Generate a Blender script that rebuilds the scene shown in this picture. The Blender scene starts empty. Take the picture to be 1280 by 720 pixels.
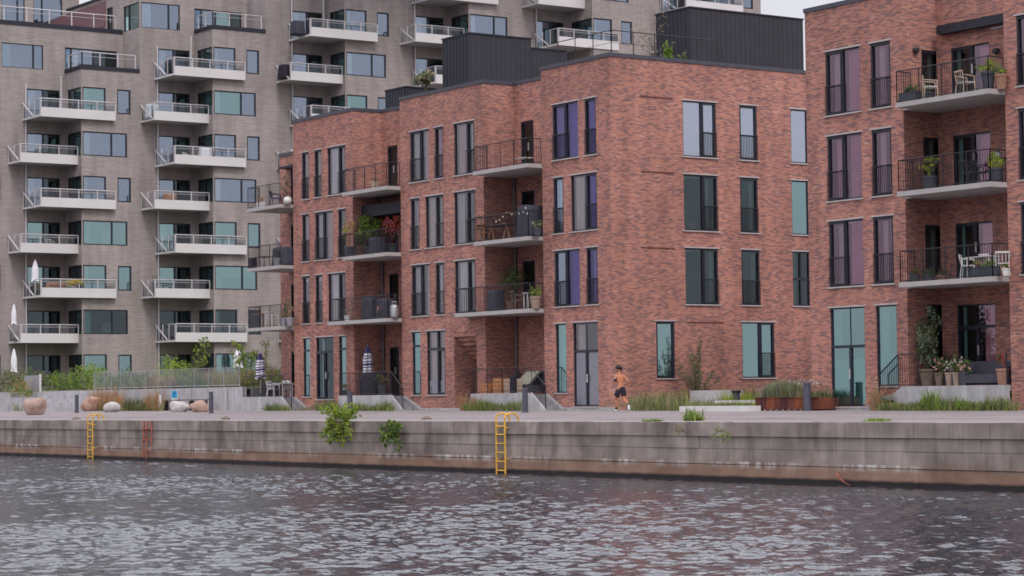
import bpy, bmesh, math, random
import numpy as np
from mathutils import Matrix, Vector
random.seed(7)
R = math.radians
scene = bpy.context.scene
COL = scene.collection

# ------------------------------------------------------------------ camera
F, YAW, PITCH, ROLL, CZ = 2892.36, .96596084, .046986, -.0125402563, 2.5
def cam_axes():
    cy, sy = math.cos(YAW), math.sin(YAW)
    fwd = np.array([-sy, cy, 0.]); right = np.array([cy, sy, 0.]); up = np.array([0, 0, 1.])
    f2 = fwd*math.cos(PITCH)+up*math.sin(PITCH); u2 = up*math.cos(PITCH)-fwd*math.sin(PITCH)
    r3 = right*math.cos(ROLL)+u2*math.sin(ROLL); u3 = u2*math.cos(ROLL)-right*math.sin(ROLL)
    return np.array([r3, -u3, f2])
M3 = cam_axes()
cam = bpy.data.cameras.new('camera'); cam_o = bpy.data.objects.new('camera', cam); COL.objects.link(cam_o)
cam.sensor_width = 36; cam.lens = F/1280*36; cam.clip_start = .5; cam.clip_end = 6000
mw = Matrix(((M3[0][0], -M3[1][0], -M3[2][0], 0), (M3[0][1], -M3[1][1], -M3[2][1], 0), (M3[0][2], -M3[1][2], -M3[2][2], CZ), (0, 0, 0, 1)))
cam_o.matrix_world = mw
scene.camera = cam_o

# ------------------------------------------------------------------ sky, sun, exposure
SUN_EL, SUN_AZ = 48, 150        # azimuth measured from +X towards +Y of the point the light comes from, minus 180 below
world = bpy.data.worlds.new('World'); scene.world = world; world.use_nodes = True
wn, wl = world.node_tree.nodes, world.node_tree.links
wn.clear()
wout = wn.new('ShaderNodeOutputWorld'); wbg = wn.new('ShaderNodeBackground'); wbg.inputs[1].default_value = .1
sky = wn.new('ShaderNodeTexSky'); sky.sky_type = 'NISHITA'; sky.sun_disc = False
sun_dir = Vector((.93, -.30, 0)).normalized()*math.cos(R(SUN_EL)) + Vector((0, 0, math.sin(R(SUN_EL))))   # towards the sun
sky.sun_elevation = R(SUN_EL); sky.sun_rotation = math.atan2(sun_dir.x, sun_dir.y)
sky.air_density = 1; sky.dust_density = 3
tc = wn.new('ShaderNodeTexCoord'); sep = wn.new('ShaderNodeSeparateXYZ'); wl.new(tc.outputs['Generated'], sep.inputs[0])
# overcast: cloud sheet about three times brighter overhead than at the horizon
rmp = wn.new('ShaderNodeValToRGB'); rmp.color_ramp.interpolation = 'EASE'
SKY = ((0, 7.4), (.17, 8.3), (.36, 14.5), (1, 19.5))
while len(rmp.color_ramp.elements) < len(SKY): rmp.color_ramp.elements.new(.5)
for e_, (p_, v_) in zip(rmp.color_ramp.elements, SKY): e_.position = p_; e_.color = (v_/25,)*3+(1,)
wl.new(sep.outputs[2], rmp.inputs[0])
nz = wn.new('ShaderNodeTexNoise'); nz.inputs['Scale'].default_value = 2.6; nz.inputs['Detail'].default_value = 5
mp = wn.new('ShaderNodeMapping'); mp.inputs['Scale'].default_value = (1, 1, 3.2)
wl.new(tc.outputs['Generated'], mp.inputs[0]); wl.new(mp.outputs[0], nz.inputs[0])
nr = wn.new('ShaderNodeMapRange'); nr.inputs[1].default_value = .3; nr.inputs[2].default_value = .7; nr.inputs[3].default_value = .86; nr.inputs[4].default_value = 1.12
wl.new(nz.outputs[0], nr.inputs[0])
mul = wn.new('ShaderNodeMath'); mul.operation = 'MULTIPLY'; wl.new(rmp.outputs[0], mul.inputs[0]); wl.new(nr.outputs[0], mul.inputs[1])
cc = wn.new('ShaderNodeVectorMath'); cc.operation = 'SCALE'; cc.inputs[0].default_value = (.985*25, .975*25, 1.05*25); wl.new(mul.outputs[0], cc.inputs['Scale'])
mix = wn.new('ShaderNodeMixRGB'); mix.inputs[0].default_value = .88
wl.new(sky.outputs[0], mix.inputs[1]); wl.new(cc.outputs[0], mix.inputs[2])
wl.new(mix.outputs[0], wbg.inputs[0]); wl.new(wbg.outputs[0], wout.inputs[0])

sl = bpy.data.lights.new('sun', 'SUN'); sl.energy = 1.5; sl.angle = R(16); sl.color = (1, .94, .88)
so = bpy.data.objects.new('sun', sl); COL.objects.link(so); so.rotation_euler = (-sun_dir).to_track_quat('-Z', 'Y').to_euler()

scene.view_settings.view_transform = 'Standard'; scene.view_settings.look = 'None'
scene.view_settings.exposure = 0.0; scene.view_settings.gamma = 1
scene.view_settings.use_curve_mapping = False
scene.cycles.filter_width = 1.65
scene.render.resolution_x = 1024; scene.render.resolution_y = 576

# ------------------------------------------------------------------ measuring helpers (real planes of the place)
def ray(x, y):
    return M3.T @ np.array([(x-640)/F, (y-360)/F, 1.0])
def onY(x, y, c):
    d = ray(x, y); t = c/d[1]; return d[0]*t, CZ+d[2]*t
def onX(x, y, c):
    d = ray(x, y); t = c/d[0]; return d[1]*t, CZ+d[2]*t
def project(X, Y, Z):
    v = M3 @ np.array([X, Y, Z-CZ]); return 640+F*v[0]/v[2], 360+F*v[1]/v[2]
def ux(px, Y, Z):                      # x on the plane Y=const at height Z seen in image column px
    a, b = -200., 60.
    for _ in range(50):
        m = (a+b)/2
        if project(m, Y, Z)[0] < px: a = m
        else: b = m
    return (a+b)/2
def uy(px, X, Z):
    a, b = 5., 300.
    for _ in range(50):
        m = (a+b)/2
        if project(X, m, Z)[0] < px: a = m
        else: b = m
    return (a+b)/2
def zat(py, X, Y):
    d = 1e-3; p0 = project(X, Y, 2)[1]; p1 = project(X, Y, 3)[1]
    return 2+(py-p0)/(p1-p0)
def z57(X): return 1.72-.0023*max(min(X, 0), -150)
def gz(X, Y):
    t = min(max((Y-42.6)/14.4, 0), 1); return 1.70+(z57(X)-1.70)*t
def ground(px, py):                    # point of the sloping promenade under an image point
    d = ray(px, py); a, b = 10., 160.
    for _ in range(60):
        m = (a+b)/2; p = d*m
        if CZ+p[2] > gz(p[0], p[1]): a = m
        else: b = m
    p = d*a; return p[0], p[1], gz(p[0], p[1])

# ------------------------------------------------------------------ materials
MATS = {}
def new_mat(name):
    m = bpy.data.materials.new(name); m.use_nodes = True; MATS[name] = m
    nt = m.node_tree; nt.nodes.clear()
    return m, nt.nodes, nt.links
def principled(n, l, color=None, rough=.7, metal=0, spec=.4):
    o = n.new('ShaderNodeOutputMaterial'); b = n.new('ShaderNodeBsdfPrincipled')
    b.inputs['Roughness'].default_value = rough; b.inputs['Metallic'].default_value = metal
    b.inputs['Specular IOR Level'].default_value = spec
    if color is not None: b.inputs['Base Color'].default_value = (*color, 1)
    l.new(b.outputs[0], o.inputs[0]); return b
def noisecol(n, l, scale, c0, c1, detail=4, lo=.3, hi=.7, vec=None, stretch=None):
    t = n.new('ShaderNodeTexNoise'); t.inputs['Scale'].default_value = scale; t.inputs['Detail'].default_value = detail
    if vec is None:
        g = n.new('ShaderNodeNewGeometry'); vec = g.outputs['Position']
    if stretch:
        mp = n.new('ShaderNodeMapping'); mp.inputs['Scale'].default_value = stretch; l.new(vec, mp.inputs[0]); vec = mp.outputs[0]
    l.new(vec, t.inputs[0])
    r = n.new('ShaderNodeValToRGB'); r.color_ramp.elements[0].position = lo; r.color_ramp.elements[1].position = hi
    r.color_ramp.elements[0].color = (*c0, 1); r.color_ramp.elements[1].color = (*c1, 1)
    l.new(t.outputs[0], r.inputs[0]); return r.outputs[0], t
def bump(n, l, b, height, strength=.3, dist=.02):
    bp = n.new('ShaderNodeBump'); bp.inputs['Strength'].default_value = strength; bp.inputs['Distance'].default_value = dist
    l.new(height, bp.inputs['Height']); l.new(bp.outputs[0], b.inputs['Normal'])
def mixc(n, l, a, b, fac, mode='MIX'):
    m = n.new('ShaderNodeMixRGB'); m.blend_type = mode
    for i, v in ((0, fac), (1, a), (2, b)):
        if hasattr(v, 'links') or hasattr(v, 'is_linked'): l.new(v, m.inputs[i])
        elif i == 0: m.inputs[0].default_value = v
        else: m.inputs[i].default_value = (*v, 1)
    return m.outputs[0]
def simple(name, color, rough=.6, metal=0, var=.25, scale=3, spec=.4):
    m, n, l = new_mat(name); b = principled(n, l, None, rough, metal, spec)
    c0 = tuple(c*(1-var) for c in color); c1 = tuple(min(1, c*(1+var)) for c in color)
    c, t = noisecol(n, l, scale, c0, c1); l.new(c, b.inputs['Base Color'])
    return m
def wall_vec(n, l, jig=True):
    g = n.new('ShaderNodeNewGeometry'); s = n.new('ShaderNodeSeparateXYZ'); l.new(g.outputs['Position'], s.inputs[0])
    a = n.new('ShaderNodeMath'); a.operation = 'ADD'; l.new(s.outputs[0], a.inputs[0]); l.new(s.outputs[1], a.inputs[1])
    c = n.new('ShaderNodeCombineXYZ'); l.new(a.outputs[0], c.inputs[0]); l.new(s.outputs[2], c.inputs[1])
    return c.outputs[0], s, g
def brick_material(name, c1, c2, mortar, dark, light, bw=.24, bh=.0667, big=(.85, 1.12), light_amt=.6, orange=(.5, .2, .12)):
    m, n, l = new_mat(name); b = principled(n, l, None, .85, 0, .25)
    v, s, g = wall_vec(n, l)
    t = n.new('ShaderNodeTexBrick'); t.offset = .5; t.squash = 1
    t.inputs['Scale'].default_value = 1; t.inputs['Brick Width'].default_value = bw; t.inputs['Row Height'].default_value = bh
    t.inputs['Mortar Size'].default_value = .007; t.inputs['Mortar Smooth'].default_value = .3; t.inputs['Bias'].default_value = 0
    t.inputs['Color1'].default_value = (*c1, 1); t.inputs['Color2'].default_value = (*c2, 1); t.inputs['Mortar'].default_value = (*mortar, 1)
    l.new(v, t.inputs[0])
    # every brick gets its own tone: a random number from its row and place in the row
    def mt(op, a, b_=None):
        q = n.new('ShaderNodeMath'); q.operation = op
        for k_, v_ in enumerate((a, b_)):
            if v_ is None: continue
            if isinstance(v_, (int, float)): q.inputs[k_].default_value = v_
            else: l.new(v_, q.inputs[k_])
        return q.outputs[0]
    sv = n.new('ShaderNodeSeparateXYZ'); l.new(v, sv.inputs[0])
    row = mt('FLOOR', mt('DIVIDE', sv.outputs[1], bh)); odd = mt('MULTIPLY', mt('PINGPONG', row, 1), .5)
    col_ = mt('FLOOR', mt('ADD', mt('DIVIDE', sv.outputs[0], bw), odd))
    cb = n.new('ShaderNodeCombineXYZ'); l.new(col_, cb.inputs[0]); l.new(row, cb.inputs[1])
    wn_ = n.new('ShaderNodeTexWhiteNoise'); wn_.noise_dimensions = '2D'; l.new(cb.outputs[0], wn_.inputs['Vector'])
    n1 = n.new('ShaderNodeTexNoise'); n1.inputs['Scale'].default_value = 1.1; n1.inputs['Detail'].default_value = 3
    mp = n.new('ShaderNodeMapping'); mp.inputs['Scale'].default_value = (1, 2.6, 1); l.new(v, mp.inputs[0]); l.new(mp.outputs[0], n1.inputs[0])
    rnd = mt('ADD', mt('MULTIPLY', wn_.outputs['Value'], .72), mt('MULTIPLY', n1.outputs[0], .27))
    r1 = n.new('ShaderNodeValToRGB'); e = r1.color_ramp.elements
    while len(e) < 6: e.new(.5)
    for q, (p_, c_) in zip(e, ((.12, dark), (.24, tuple(.55*a_+.45*b2 for a_, b2 in zip(dark, c2))), (.38, c2), (.62, c1), (.81, orange), (.95, light))): q.position = p_; q.color = (*c_, 1)
    l.new(rnd, r1.inputs[0])
    a = mixc(n, l, r1.outputs[0], mortar, t.outputs[1])
    # broad tonal drift over the wall
    n2 = n.new('ShaderNodeTexNoise'); n2.inputs['Scale'].default_value = .33; n2.inputs['Detail'].default_value = 5; l.new(v, n2.inputs[0])
    mr = n.new('ShaderNodeMapRange'); mr.inputs[1].default_value = .3; mr.inputs[2].default_value = .7; mr.inputs[3].default_value = big[0]; mr.inputs[4].default_value = big[1]
    l.new(n2.outputs[0], mr.inputs[0])
    vm = n.new('ShaderNodeVectorMath'); vm.operation = 'SCALE'; l.new(a, vm.inputs[0]); l.new(mr.outputs[0], vm.inputs['Scale'])
    # rain streaks and dirt, long and upright
    n6 = n.new('ShaderNodeTexNoise'); n6.inputs['Scale'].default_value = 1; n6.inputs['Detail'].default_value = 6; mp6 = n.new('ShaderNodeMapping'); mp6.inputs['Scale'].default_value = (1.5, .16, 1); l.new(v, mp6.inputs[0]); l.new(mp6.outputs[0], n6.inputs[0])
    mr6 = n.new('ShaderNodeMapRange'); mr6.inputs[1].default_value = .34; mr6.inputs[2].default_value = .60; mr6.inputs[3].default_value = .84; mr6.inputs[4].default_value = 1.05; l.new(n6.outputs[0], mr6.inputs[0])
    vm6 = n.new('ShaderNodeVectorMath'); vm6.operation = 'SCALE'; l.new(vm.outputs[0], vm6.inputs[0]); l.new(mr6.outputs[0], vm6.inputs['Scale'])
    l.new(vm6.outputs[0], b.inputs['Base Color'])
    inv = n.new('ShaderNodeMath'); inv.operation = 'SUBTRACT'; inv.inputs[0].default_value = 1; l.new(t.outputs[1], inv.inputs[1])
    bump(n, l, b, inv.outputs[0], .6, .012)
    return m
brick_material('red_brick', (.455, .185, .138), (.335, .130, .108), (.33, .255, .245), (.155, .082, .082), (.51, .36, .33), bw=.215, bh=.058, orange=(.50, .205, .125))
brick_material('grey_brick', (.335, .292, .282), (.315, .273, .265), (.33, .29, .28), (.265, .228, .224), (.37, .328, .318), bw=.5, bh=.06, big=(.92, 1.06), orange=(.35, .306, .295))

def concrete(name, c, var=.14, rough=.85, streak=True):
    m, n, l = new_mat(name); b = principled(n, l, None, rough, 0, .25)
    col, t = noisecol(n, l, 1.3, tuple(x*(1-var) for x in c), tuple(x*(1+var) for x in c), 8)
    if streak:
        k, t2 = noisecol(n, l, 1, (.82, .81, .82), (1.05, 1.05, 1.05), 5, .35, .65, stretch=(5, 5, .5)); col = mixc(n, l, col, k, 1, 'MULTIPLY')
    l.new(col, b.inputs['Base Color']); bump(n, l, b, t.outputs[0], .2, .01); return m
concrete('pale_concrete', (.42, .41, .425)); concrete('white_concrete', (.60, .59, .60), .08)
concrete('grey_concrete', (.27, .265, .28)); concrete('slab_concrete', (.38, .36, .355), .1, streak=False)
concrete('planter_white', (.60, .58, .59), .06, streak=False)
simple('dark_metal', (.022, .023, .034), .45, .2, .2); simple('frame_metal', (.02, .022, .036), .4, .1, .15)
simple('rail_metal', (.028, .026, .034), .5, .3, .2)
simple('light_metal', (.50, .48, .50), .45, .2, .1); simple('white_panel', (.56, .54, .545), .55, 0, .05, .6)
simple('pale_profile', (.44, .40, .40), .5, .2, .08); simple('galvanised', (.36, .36, .385), .4, .6, .12)
simple('cap_metal', (.062, .062, .082), .5, .2, .12); simple('cladding', (.031, .029, .038), .65, .1, .12, 1.2)
simple('cladding_dark', (.02, .02, .032), .6, .1, .1)
simple('pipe_zinc', (.15, .15, .17), .5, .3, .15); simple('bollard_paint', (.075, .075, .105), .5, .1, .1)
simple('yellow_paint', (.62, .35, .05), .5, 0, .2, 6); simple('rust_red', (.33, .10, .075), .8, 0, .35, 5)
simple('skin', (.44, .175, .095), .5, 0, .08, 8); simple('hair', (.03, .022, .02), .7, 0, .2, 30)
simple('black_cloth', (.022, .018, .032), .85, 0, .3, 12); simple('white_shoe', (.62, .66, .72), .6, 0, .05)
simple('navy_cloth', (.06, .05, .17), .8, 0, .1); simple('white_cloth', (.70, .69, .74), .8, 0, .05)
simple('cream_cloth', (.55, .52, .50), .85, 0, .08); simple('dark_cloth', (.045, .045, .065), .85, 0, .25)
simple('wood', (.32, .17, .09), .6, 0, .25, 6); simple('pale_wood', (.48, .36, .28), .6, 0, .2, 6); simple('teak', (.34, .15, .08), .6, 0, .2, 6)
simple('terracotta', (.32, .17, .12), .8, 0, .2, 4); simple('dark_pot', (.05, .055, .07), .6, 0, .2); simple('white_pot', (.62, .60, .60), .5, 0, .06)
simple('beige_pot', (.30, .22, .175), .7, 0, .12); simple('orange_box', (.50, .22, .09), .7, 0, .15)
simple('corten', (.13, .045, .034), .85, .2, .3, 3); simple('red_cloth', (.36, .07, .055), .8, 0, .2)
simple('bark', (.15, .11, .085), .9, 0, .3, 8); simple('room_wall', (.12, .12, .125), .9, 0, .4, 1.2); simple('room_light', (.26, .23, .23), .9, 0, .3, 1)
simple('room_teal', (.05, .12, .115), .9, 0, .4, 1)
for nm, c in dict(curtain_white=(.80, .78, .80), curtain_grey=(.56, .53, .55), curtain_pink=(.60, .42, .42), curtain_teal=(.32, .47, .45), curtain_beige=(.64, .57, .52),
                  blind_teal=(.30, .48, .46), curtain_mauve=(.52, .29, .38), curtain_purple=(.30, .25, .50), frosted_teal=(.17, .36, .32), frosted_grey=(.46, .50, .55)).items():
    simple(nm, c, .9, 0, .12, 2)
# leaves
def leafmat(name, a, bcol, scale=2.0):
    m, n, l = new_mat(name); b = principled(n, l, None, .6, 0, .3)
    col, t = noisecol(n, l, scale, a, bcol, 3, .35, .65); l.new(col, b.inputs['Base Color'])
    tr = n.new('ShaderNodeBsdfTranslucent'); l.new(col, tr.inputs[0]); mx = n.new('ShaderNodeMixShader'); mx.inputs[0].default_value = .3
    o = [x for x in n if x.type == 'OUTPUT_MATERIAL'][0]
    l.new(b.outputs[0], mx.inputs[1]); l.new(tr.outputs[0], mx.inputs[2]); l.new(mx.outputs[0], o.inputs[0]); return m
leafmat('leaf_dark', (.035, .075, .03), (.075, .13, .04)); leafmat('leaf_mid', (.10, .165, .04), (.18, .245, .065)); leafmat('leaf_light', (.17, .28, .03), (.28, .38, .06))
leafmat('leaf_yellow', (.28, .34, .02), (.42, .46, .05)); leafmat('leaf_olive', (.11, .13, .075), (.19, .20, .11)); leafmat('leaf_orange', (.34, .17, .075), (.48, .27, .14))
leafmat('leaf_tan', (.27, .22, .13), (.38, .30, .19)); leafmat('leaf_plum', (.10, .03, .05), (.17, .06, .09)); leafmat('leaf_red', (.30, .05, .04), (.42, .10, .07))
leafmat('petal_pink', (.62, .30, .30), (.75, .45, .42)); leafmat('petal_yellow', (.60, .42, .05), (.70, .52, .10)); leafmat('petal_white', (.65, .6, .62), (.8, .76, .78))
leafmat('leaf_silver', (.20, .25, .19), (.32, .36, .28))
# bark-grey brick variant for boulders
def boulder(name, a, bcol):
    m, n, l = new_mat(name); b = principled(n, l, None, .9, 0, .2); col, t = noisecol(n, l, 3, a, bcol, 9, .35, .65)
    l.new(col, b.inputs['Base Color']); bump(n, l, b, t.outputs[0], .6, .05); return m
boulder('rock_pink', (.30, .20, .17), (.46, .33, .28)); boulder('rock_grey', (.36, .33, .33), (.52, .49, .48)); boulder('rock_rust', (.26, .14, .11), (.40, .27, .22))
# paving
def paving():
    m, n, l = new_mat('paving'); b = principled(n, l, None, .85, 0, .25)
    g = n.new('ShaderNodeNewGeometry')
    t = n.new('ShaderNodeTexBrick'); t.inputs['Scale'].default_value = 1; t.inputs['Brick Width'].default_value = 1.2; t.inputs['Row Height'].default_value = .6
    t.inputs['Mortar Size'].default_value = .012; t.inputs['Color1'].default_value = (.27, .238, .242, 1); t.inputs['Color2'].default_value = (.24, .212, .216, 1); t.inputs['Mortar'].default_value = (.15, .13, .13, 1)
    l.new(g.outputs['Position'], t.inputs[0])
    c, t2 = noisecol(n, l, .5, (.86, .85, .85), (1.1, 1.1, 1.1), 8); c = mixc(n, l, t.outputs[0], c, 1, 'MULTIPLY')
    l.new(c, b.inputs['Base Color']); bump(n, l, b, t2.outputs[0], .15, .01); return m
paving()
simple('paving_strip', (.20, .175, .175), .9, 0, .2, 2); simple('soil', (.16, .13, .09), .95, 0, .3, 3); simple('yard_grass', (.10, .12, .05), .95, 0, .3, 1.5)
# quay concrete: brown tidal zone, seaweed band, drips and lime runs
def quay_mat():
    m, n, l = new_mat('quay_concrete'); b = principled(n, l, None, .85, 0, .25)
    v, s, g = wall_vec(n, l)
    base, t0 = noisecol(n, l, .8, (.25, .215, .195), (.38, .33, .305), 9, vec=v)
    st, t1 = noisecol(n, l, 1, (.74, .72, .71), (1.1, 1.08, 1.07), 7, .36, .66, vec=v, stretch=(1.7, .34, 1)); base = mixc(n, l, base, st, 1, 'MULTIPLY')
    dk, t9 = noisecol(n, l, .55, (.62, .60, .61), (1.04, 1.04, 1.04), 7, .40, .56, vec=v, stretch=(.9, 1.3, 1)); base = mixc(n, l, base, dk, .8, 'MULTIPLY')
    dk, t9 = noisecol(n, l, 1, (.55, .52, .50), (1.0, 1.0, 1.0), 7, .36, .47, vec=v, stretch=(2.6, .5, 1)); base = mixc(n, l, base, dk, .55, 'MULTIPLY')
    def zramp(a, bb, nscale, amp, sx=1.2):
        nn = n.new('ShaderNodeTexNoise'); nn.inputs['Scale'].default_value = nscale; nn.inputs['Detail'].default_value = 6
        mp = n.new('ShaderNodeMapping'); mp.inputs['Scale'].default_value = (sx, .2, 1); l.new(v, mp.inputs[0]); l.new(mp.outputs[0], nn.inputs[0])
        ad = n.new('ShaderNodeMath'); ad.operation = 'MULTIPLY_ADD'; ad.inputs[1].default_value = amp; l.new(nn.outputs[0], ad.inputs[0]); l.new(s.outputs[2], ad.inputs[2])
        mr = n.new('ShaderNodeMapRange'); mr.inputs[1].default_value = a+amp*.5; mr.inputs[2].default_value = bb+amp*.5; mr.inputs[3].default_value = 1; mr.inputs[4].default_value = 0
        l.new(ad.outputs[0], mr.inputs[0]); return mr.outputs[0]
    br, t3 = noisecol(n, l, 1.1, (.17, .09, .06), (.31, .19, .135), 8, vec=v)
    f = zramp(.40, .66, 1, .34, .7); fm = n.new('ShaderNodeMath'); fm.operation = 'MULTIPLY'; fm.inputs[1].default_value = .85; l.new(f, fm.inputs[0]); base = mixc(n, l, base, br, fm.outputs[0])
    # lime runs just above the brown zone
    w1 = n.new('ShaderNodeMapRange'); w1.inputs[1].default_value = .36; w1.inputs[2].default_value = .56; l.new(s.outputs[2], w1.inputs[0])
    w2 = n.new('ShaderNodeMapRange'); w2.inputs[1].default_value = .56; w2.inputs[2].default_value = .60; w2.inputs[3].default_value = 1; w2.inputs[4].default_value = 0; l.new(s.outputs[2], w2.inputs[0])
    nn = n.new('ShaderNodeTexNoise'); nn.inputs['Scale'].default_value = 1; nn.inputs['Detail'].default_value = 5; nn.inputs['Roughness'].default_value = .75
    mp = n.new('ShaderNodeMapping'); mp.inputs['Scale'].default_value = (3.2, .5, 1); l.new(v, mp.inputs[0]); l.new(mp.outputs[0], nn.inputs[0])
    n5 = n.new('ShaderNodeTexNoise'); n5.inputs['Scale'].default_value = .35; l.new(v, n5.inputs[0])
    th = n.new('ShaderNodeMapRange'); th.inputs[1].default_value = .46; th.inputs[2].default_value = .58; l.new(nn.outputs[0], th.inputs[0])
    th2 = n.new('ShaderNodeMapRange'); th2.inputs[1].default_value = .46; th2.inputs[2].default_value = .60; l.new(n5.outputs[0], th2.inputs[0])
    prod = w1.outputs[0]
    for o in (w2.outputs[0], th.outputs[0], th2.outputs[0]):
        mm = n.new('ShaderNodeMath'); mm.operation = 'MULTIPLY'; l.new(prod, mm.inputs[0]); l.new(o, mm.inputs[1]); prod = mm.outputs[0]
    base = mixc(n, l, base, (.62, .60, .58), prod)
    f2 = zramp(.13, .21, 1.3, .10); base = mixc(n, l, base, (.022, .018, .02), f2)
    l.new(base, b.inputs['Base Color']); bump(n, l, b, t0.outputs[0], .5, .03); return m
quay_mat()
# glass: mostly see-through sheet with a coated reflection
def glass(name, refl, fac, tint):
    m, n, l = new_mat(name); o = n.new('ShaderNodeOutputMaterial')
    gl = n.new('ShaderNodeBsdfGlossy'); gl.inputs['Color'].default_value = (*refl, 1); gl.inputs['Roughness'].default_value = .015
    tr = n.new('ShaderNodeBsdfTransparent'); tr.inputs['Color'].default_value = (*tint, 1)
    fr = n.new('ShaderNodeFresnel'); fr.inputs[0].default_value = 1.5
    ma = n.new('ShaderNodeMath'); ma.operation = 'MULTIPLY_ADD'; ma.inputs[1].default_value = 1.2; ma.inputs[2].default_value = fac; ma.use_clamp = True; l.new(fr.outputs[0], ma.inputs[0])
    nt = n.new('ShaderNodeTexNoise'); nt.inputs['Scale'].default_value = .9; g = n.new('ShaderNodeNewGeometry'); l.new(g.outputs['Position'], nt.inputs[0])
    bp = n.new('ShaderNodeBump'); bp.inputs['Strength'].default_value = .14; bp.inputs['Distance'].default_value = .02; l.new(nt.outputs[0], bp.inputs['Height']); l.new(bp.outputs[0], gl.inputs['Normal'])
    mx = n.new('ShaderNodeMixShader'); l.new(ma.outputs[0], mx.inputs[0]); l.new(tr.outputs[0], mx.inputs[1]); l.new(gl.outputs[0], mx.inputs[2]); l.new(mx.outputs[0], o.inputs[0]); return m
glass('glass_clear', (.8, .85, .9), .10, (.75, .85, .85)); glass('glass_blue', (.68, .80, .98), .34, (.78, .9, .92)); glass('glass_teal', (.55, .80, .82), .40, (.6, .85, .82))
glass('glass_purple', (.40, .36, .66), .20, (.68, .64, .88)); glass('glass_mauve', (.72, .54, .66), .17, (.92, .78, .85)); glass('glass_dark', (.50, .62, .66), .10, (.6, .75, .75))
glass('glass_grey', (.72, .70, .76), .16, (.92, .9, .92)); glass('glass_rail', (.75, .78, .85), .03, (.9, .92, .93)); glass('glass_pale', (.80, .86, 1.0), .5, (.7, .85, .9))
# water
def water_mat():
    m, n, l = new_mat('water'); b = principled(n, l, (.026, .032, .044), .04, 0, .5)
    b.inputs['IOR'].default_value = 1.52
    g = n.new('ShaderNodeNewGeometry'); mp = n.new('ShaderNodeMapping'); mp.inputs['Rotation'].default_value = (0, 0, R(35)); mp.inputs['Scale'].default_value = (1, 1.6, 1); l.new(g.outputs['Position'], mp.inputs[0])
    t = n.new('ShaderNodeTexNoise'); t.inputs['Scale'].default_value = 8; t.inputs['Detail'].default_value = 2; t.inputs['Roughness'].default_value = .6; l.new(mp.outputs[0], t.inputs[0])
    bump(n, l, b, t.outputs[0], .2, .05); return m
water_mat()
def m_(k): return MATS[k]

# ------------------------------------------------------------------ mesh builder
class MB:
    def __init__(s): s.v = []; s.f = []; s.m = []; s.mats = []
    def mi(s, k):
        if k not in s.mats: s.mats.append(k)
        return s.mats.index(k)
    def poly(s, pts, mat):
        b = len(s.v); s.v += [tuple(p) for p in pts]; s.f.append(tuple(range(b, b+len(pts)))); s.m.append(s.mi(mat))
    def box(s, x0, x1, y0, y1, z0, z1, mat):
        if x0 > x1: x0, x1 = x1, x0
        if y0 > y1: y0, y1 = y1, y0
        if z0 > z1: z0, z1 = z1, z0
        b = len(s.v); s.v += [(x, y, z) for z in (z0, z1) for y in (y0, y1) for x in (x0, x1)]
        for f in ((0, 2, 3, 1), (4, 5, 7, 6), (0, 1, 5, 4), (2, 6, 7, 3), (0, 4, 6, 2), (1, 3, 7, 5)):
            s.f.append(tuple(b+i for i in f)); s.m.append(s.mi(mat))
    def prism(s, pts, vec, mat):                       # planar outline pushed along vec, closed
        pts = [Vector(p) for p in pts]; vec = Vector(vec); n = len(pts); b = len(s.v)
        s.v += [tuple(p) for p in pts]+[tuple(p+vec) for p in pts]; k = s.mi(mat)
        s.f.append(tuple(range(b, b+n))); s.m.append(k); s.f.append(tuple(range(b+2*n-1, b+n-1, -1))); s.m.append(k)
        for i in range(n):
            j = (i+1) % n; s.f.append((b+i, b+n+i, b+n+j, b+j)); s.m.append(k)
    def bar(s, p, q, r, mat, n=4, r2=None, cap=True):
        p, q = Vector(p), Vector(q); d = (q-p)
        if d.length < 1e-6: return
        d.normalize(); a = d.orthogonal().normalized() if abs(d.z) < .9 else Vector((1, 0, 0)); a = (a-d*a.dot(d)).normalized(); c = d.cross(a)
        r2 = r if r2 is None else r2; b = len(s.v)
        off = math.pi/n
        for c0, rr in ((p, r), (q, r2)):
            for i in range(n):
                t = 2*math.pi*i/n+off; s.v.append(tuple(c0+(a*math.cos(t)+c*math.sin(t))*rr))
        k = s.mi(mat)
        for i in range(n):
            j = (i+1) % n; s.f.append((b+i, b+j, b+n+j, b+n+i)); s.m.append(k)
        if cap:
            s.f.append(tuple(b+n-1-i for i in range(n))); s.m.append(k); s.f.append(tuple(b+n+i for i in range(n))); s.m.append(k)
    def lathe(s, x, y, prof, mat, n=16, sx=1, sy=1):   # prof [(r,z)]
        b = len(s.v)
        for r, z in prof:
            for i in range(n):
                t = 2*math.pi*i/n; s.v.append((x+math.cos(t)*r*sx, y+math.sin(t)*r*sy, z))
        k = s.mi(mat)
        for j in range(len(prof)-1):
            for i in range(n):
                i2 = (i+1) % n; s.f.append((b+j*n+i, b+j*n+i2, b+(j+1)*n+i2, b+(j+1)*n+i)); s.m.append(k)
        s.f.append(tuple(b+n-1-i for i in range(n))); s.m.append(k)
        s.f.append(tuple(b+(len(prof)-1)*n+i for i in range(n))); s.m.append(k)
    def build(s, name, parent=None, org=(0, 0, 0), smooth=False):
        me = bpy.data.meshes.new(name); o_ = Vector(org)
        me.from_pydata([tuple(Vector(v)-o_) for v in s.v] if o_.length else s.v, [], s.f)
        for k in s.mats: me.materials.append(m_(k))
        if s.m: me.polygons.foreach_set('material_index', s.m)
        if smooth: me.polygons.foreach_set('use_smooth', [True]*len(me.polygons))
        me.update()
        ob = bpy.data.objects.new(name, me); COL.objects.link(ob)
        if parent is not None: ob.parent = parent
        else: ob.location = org
        return ob
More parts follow.
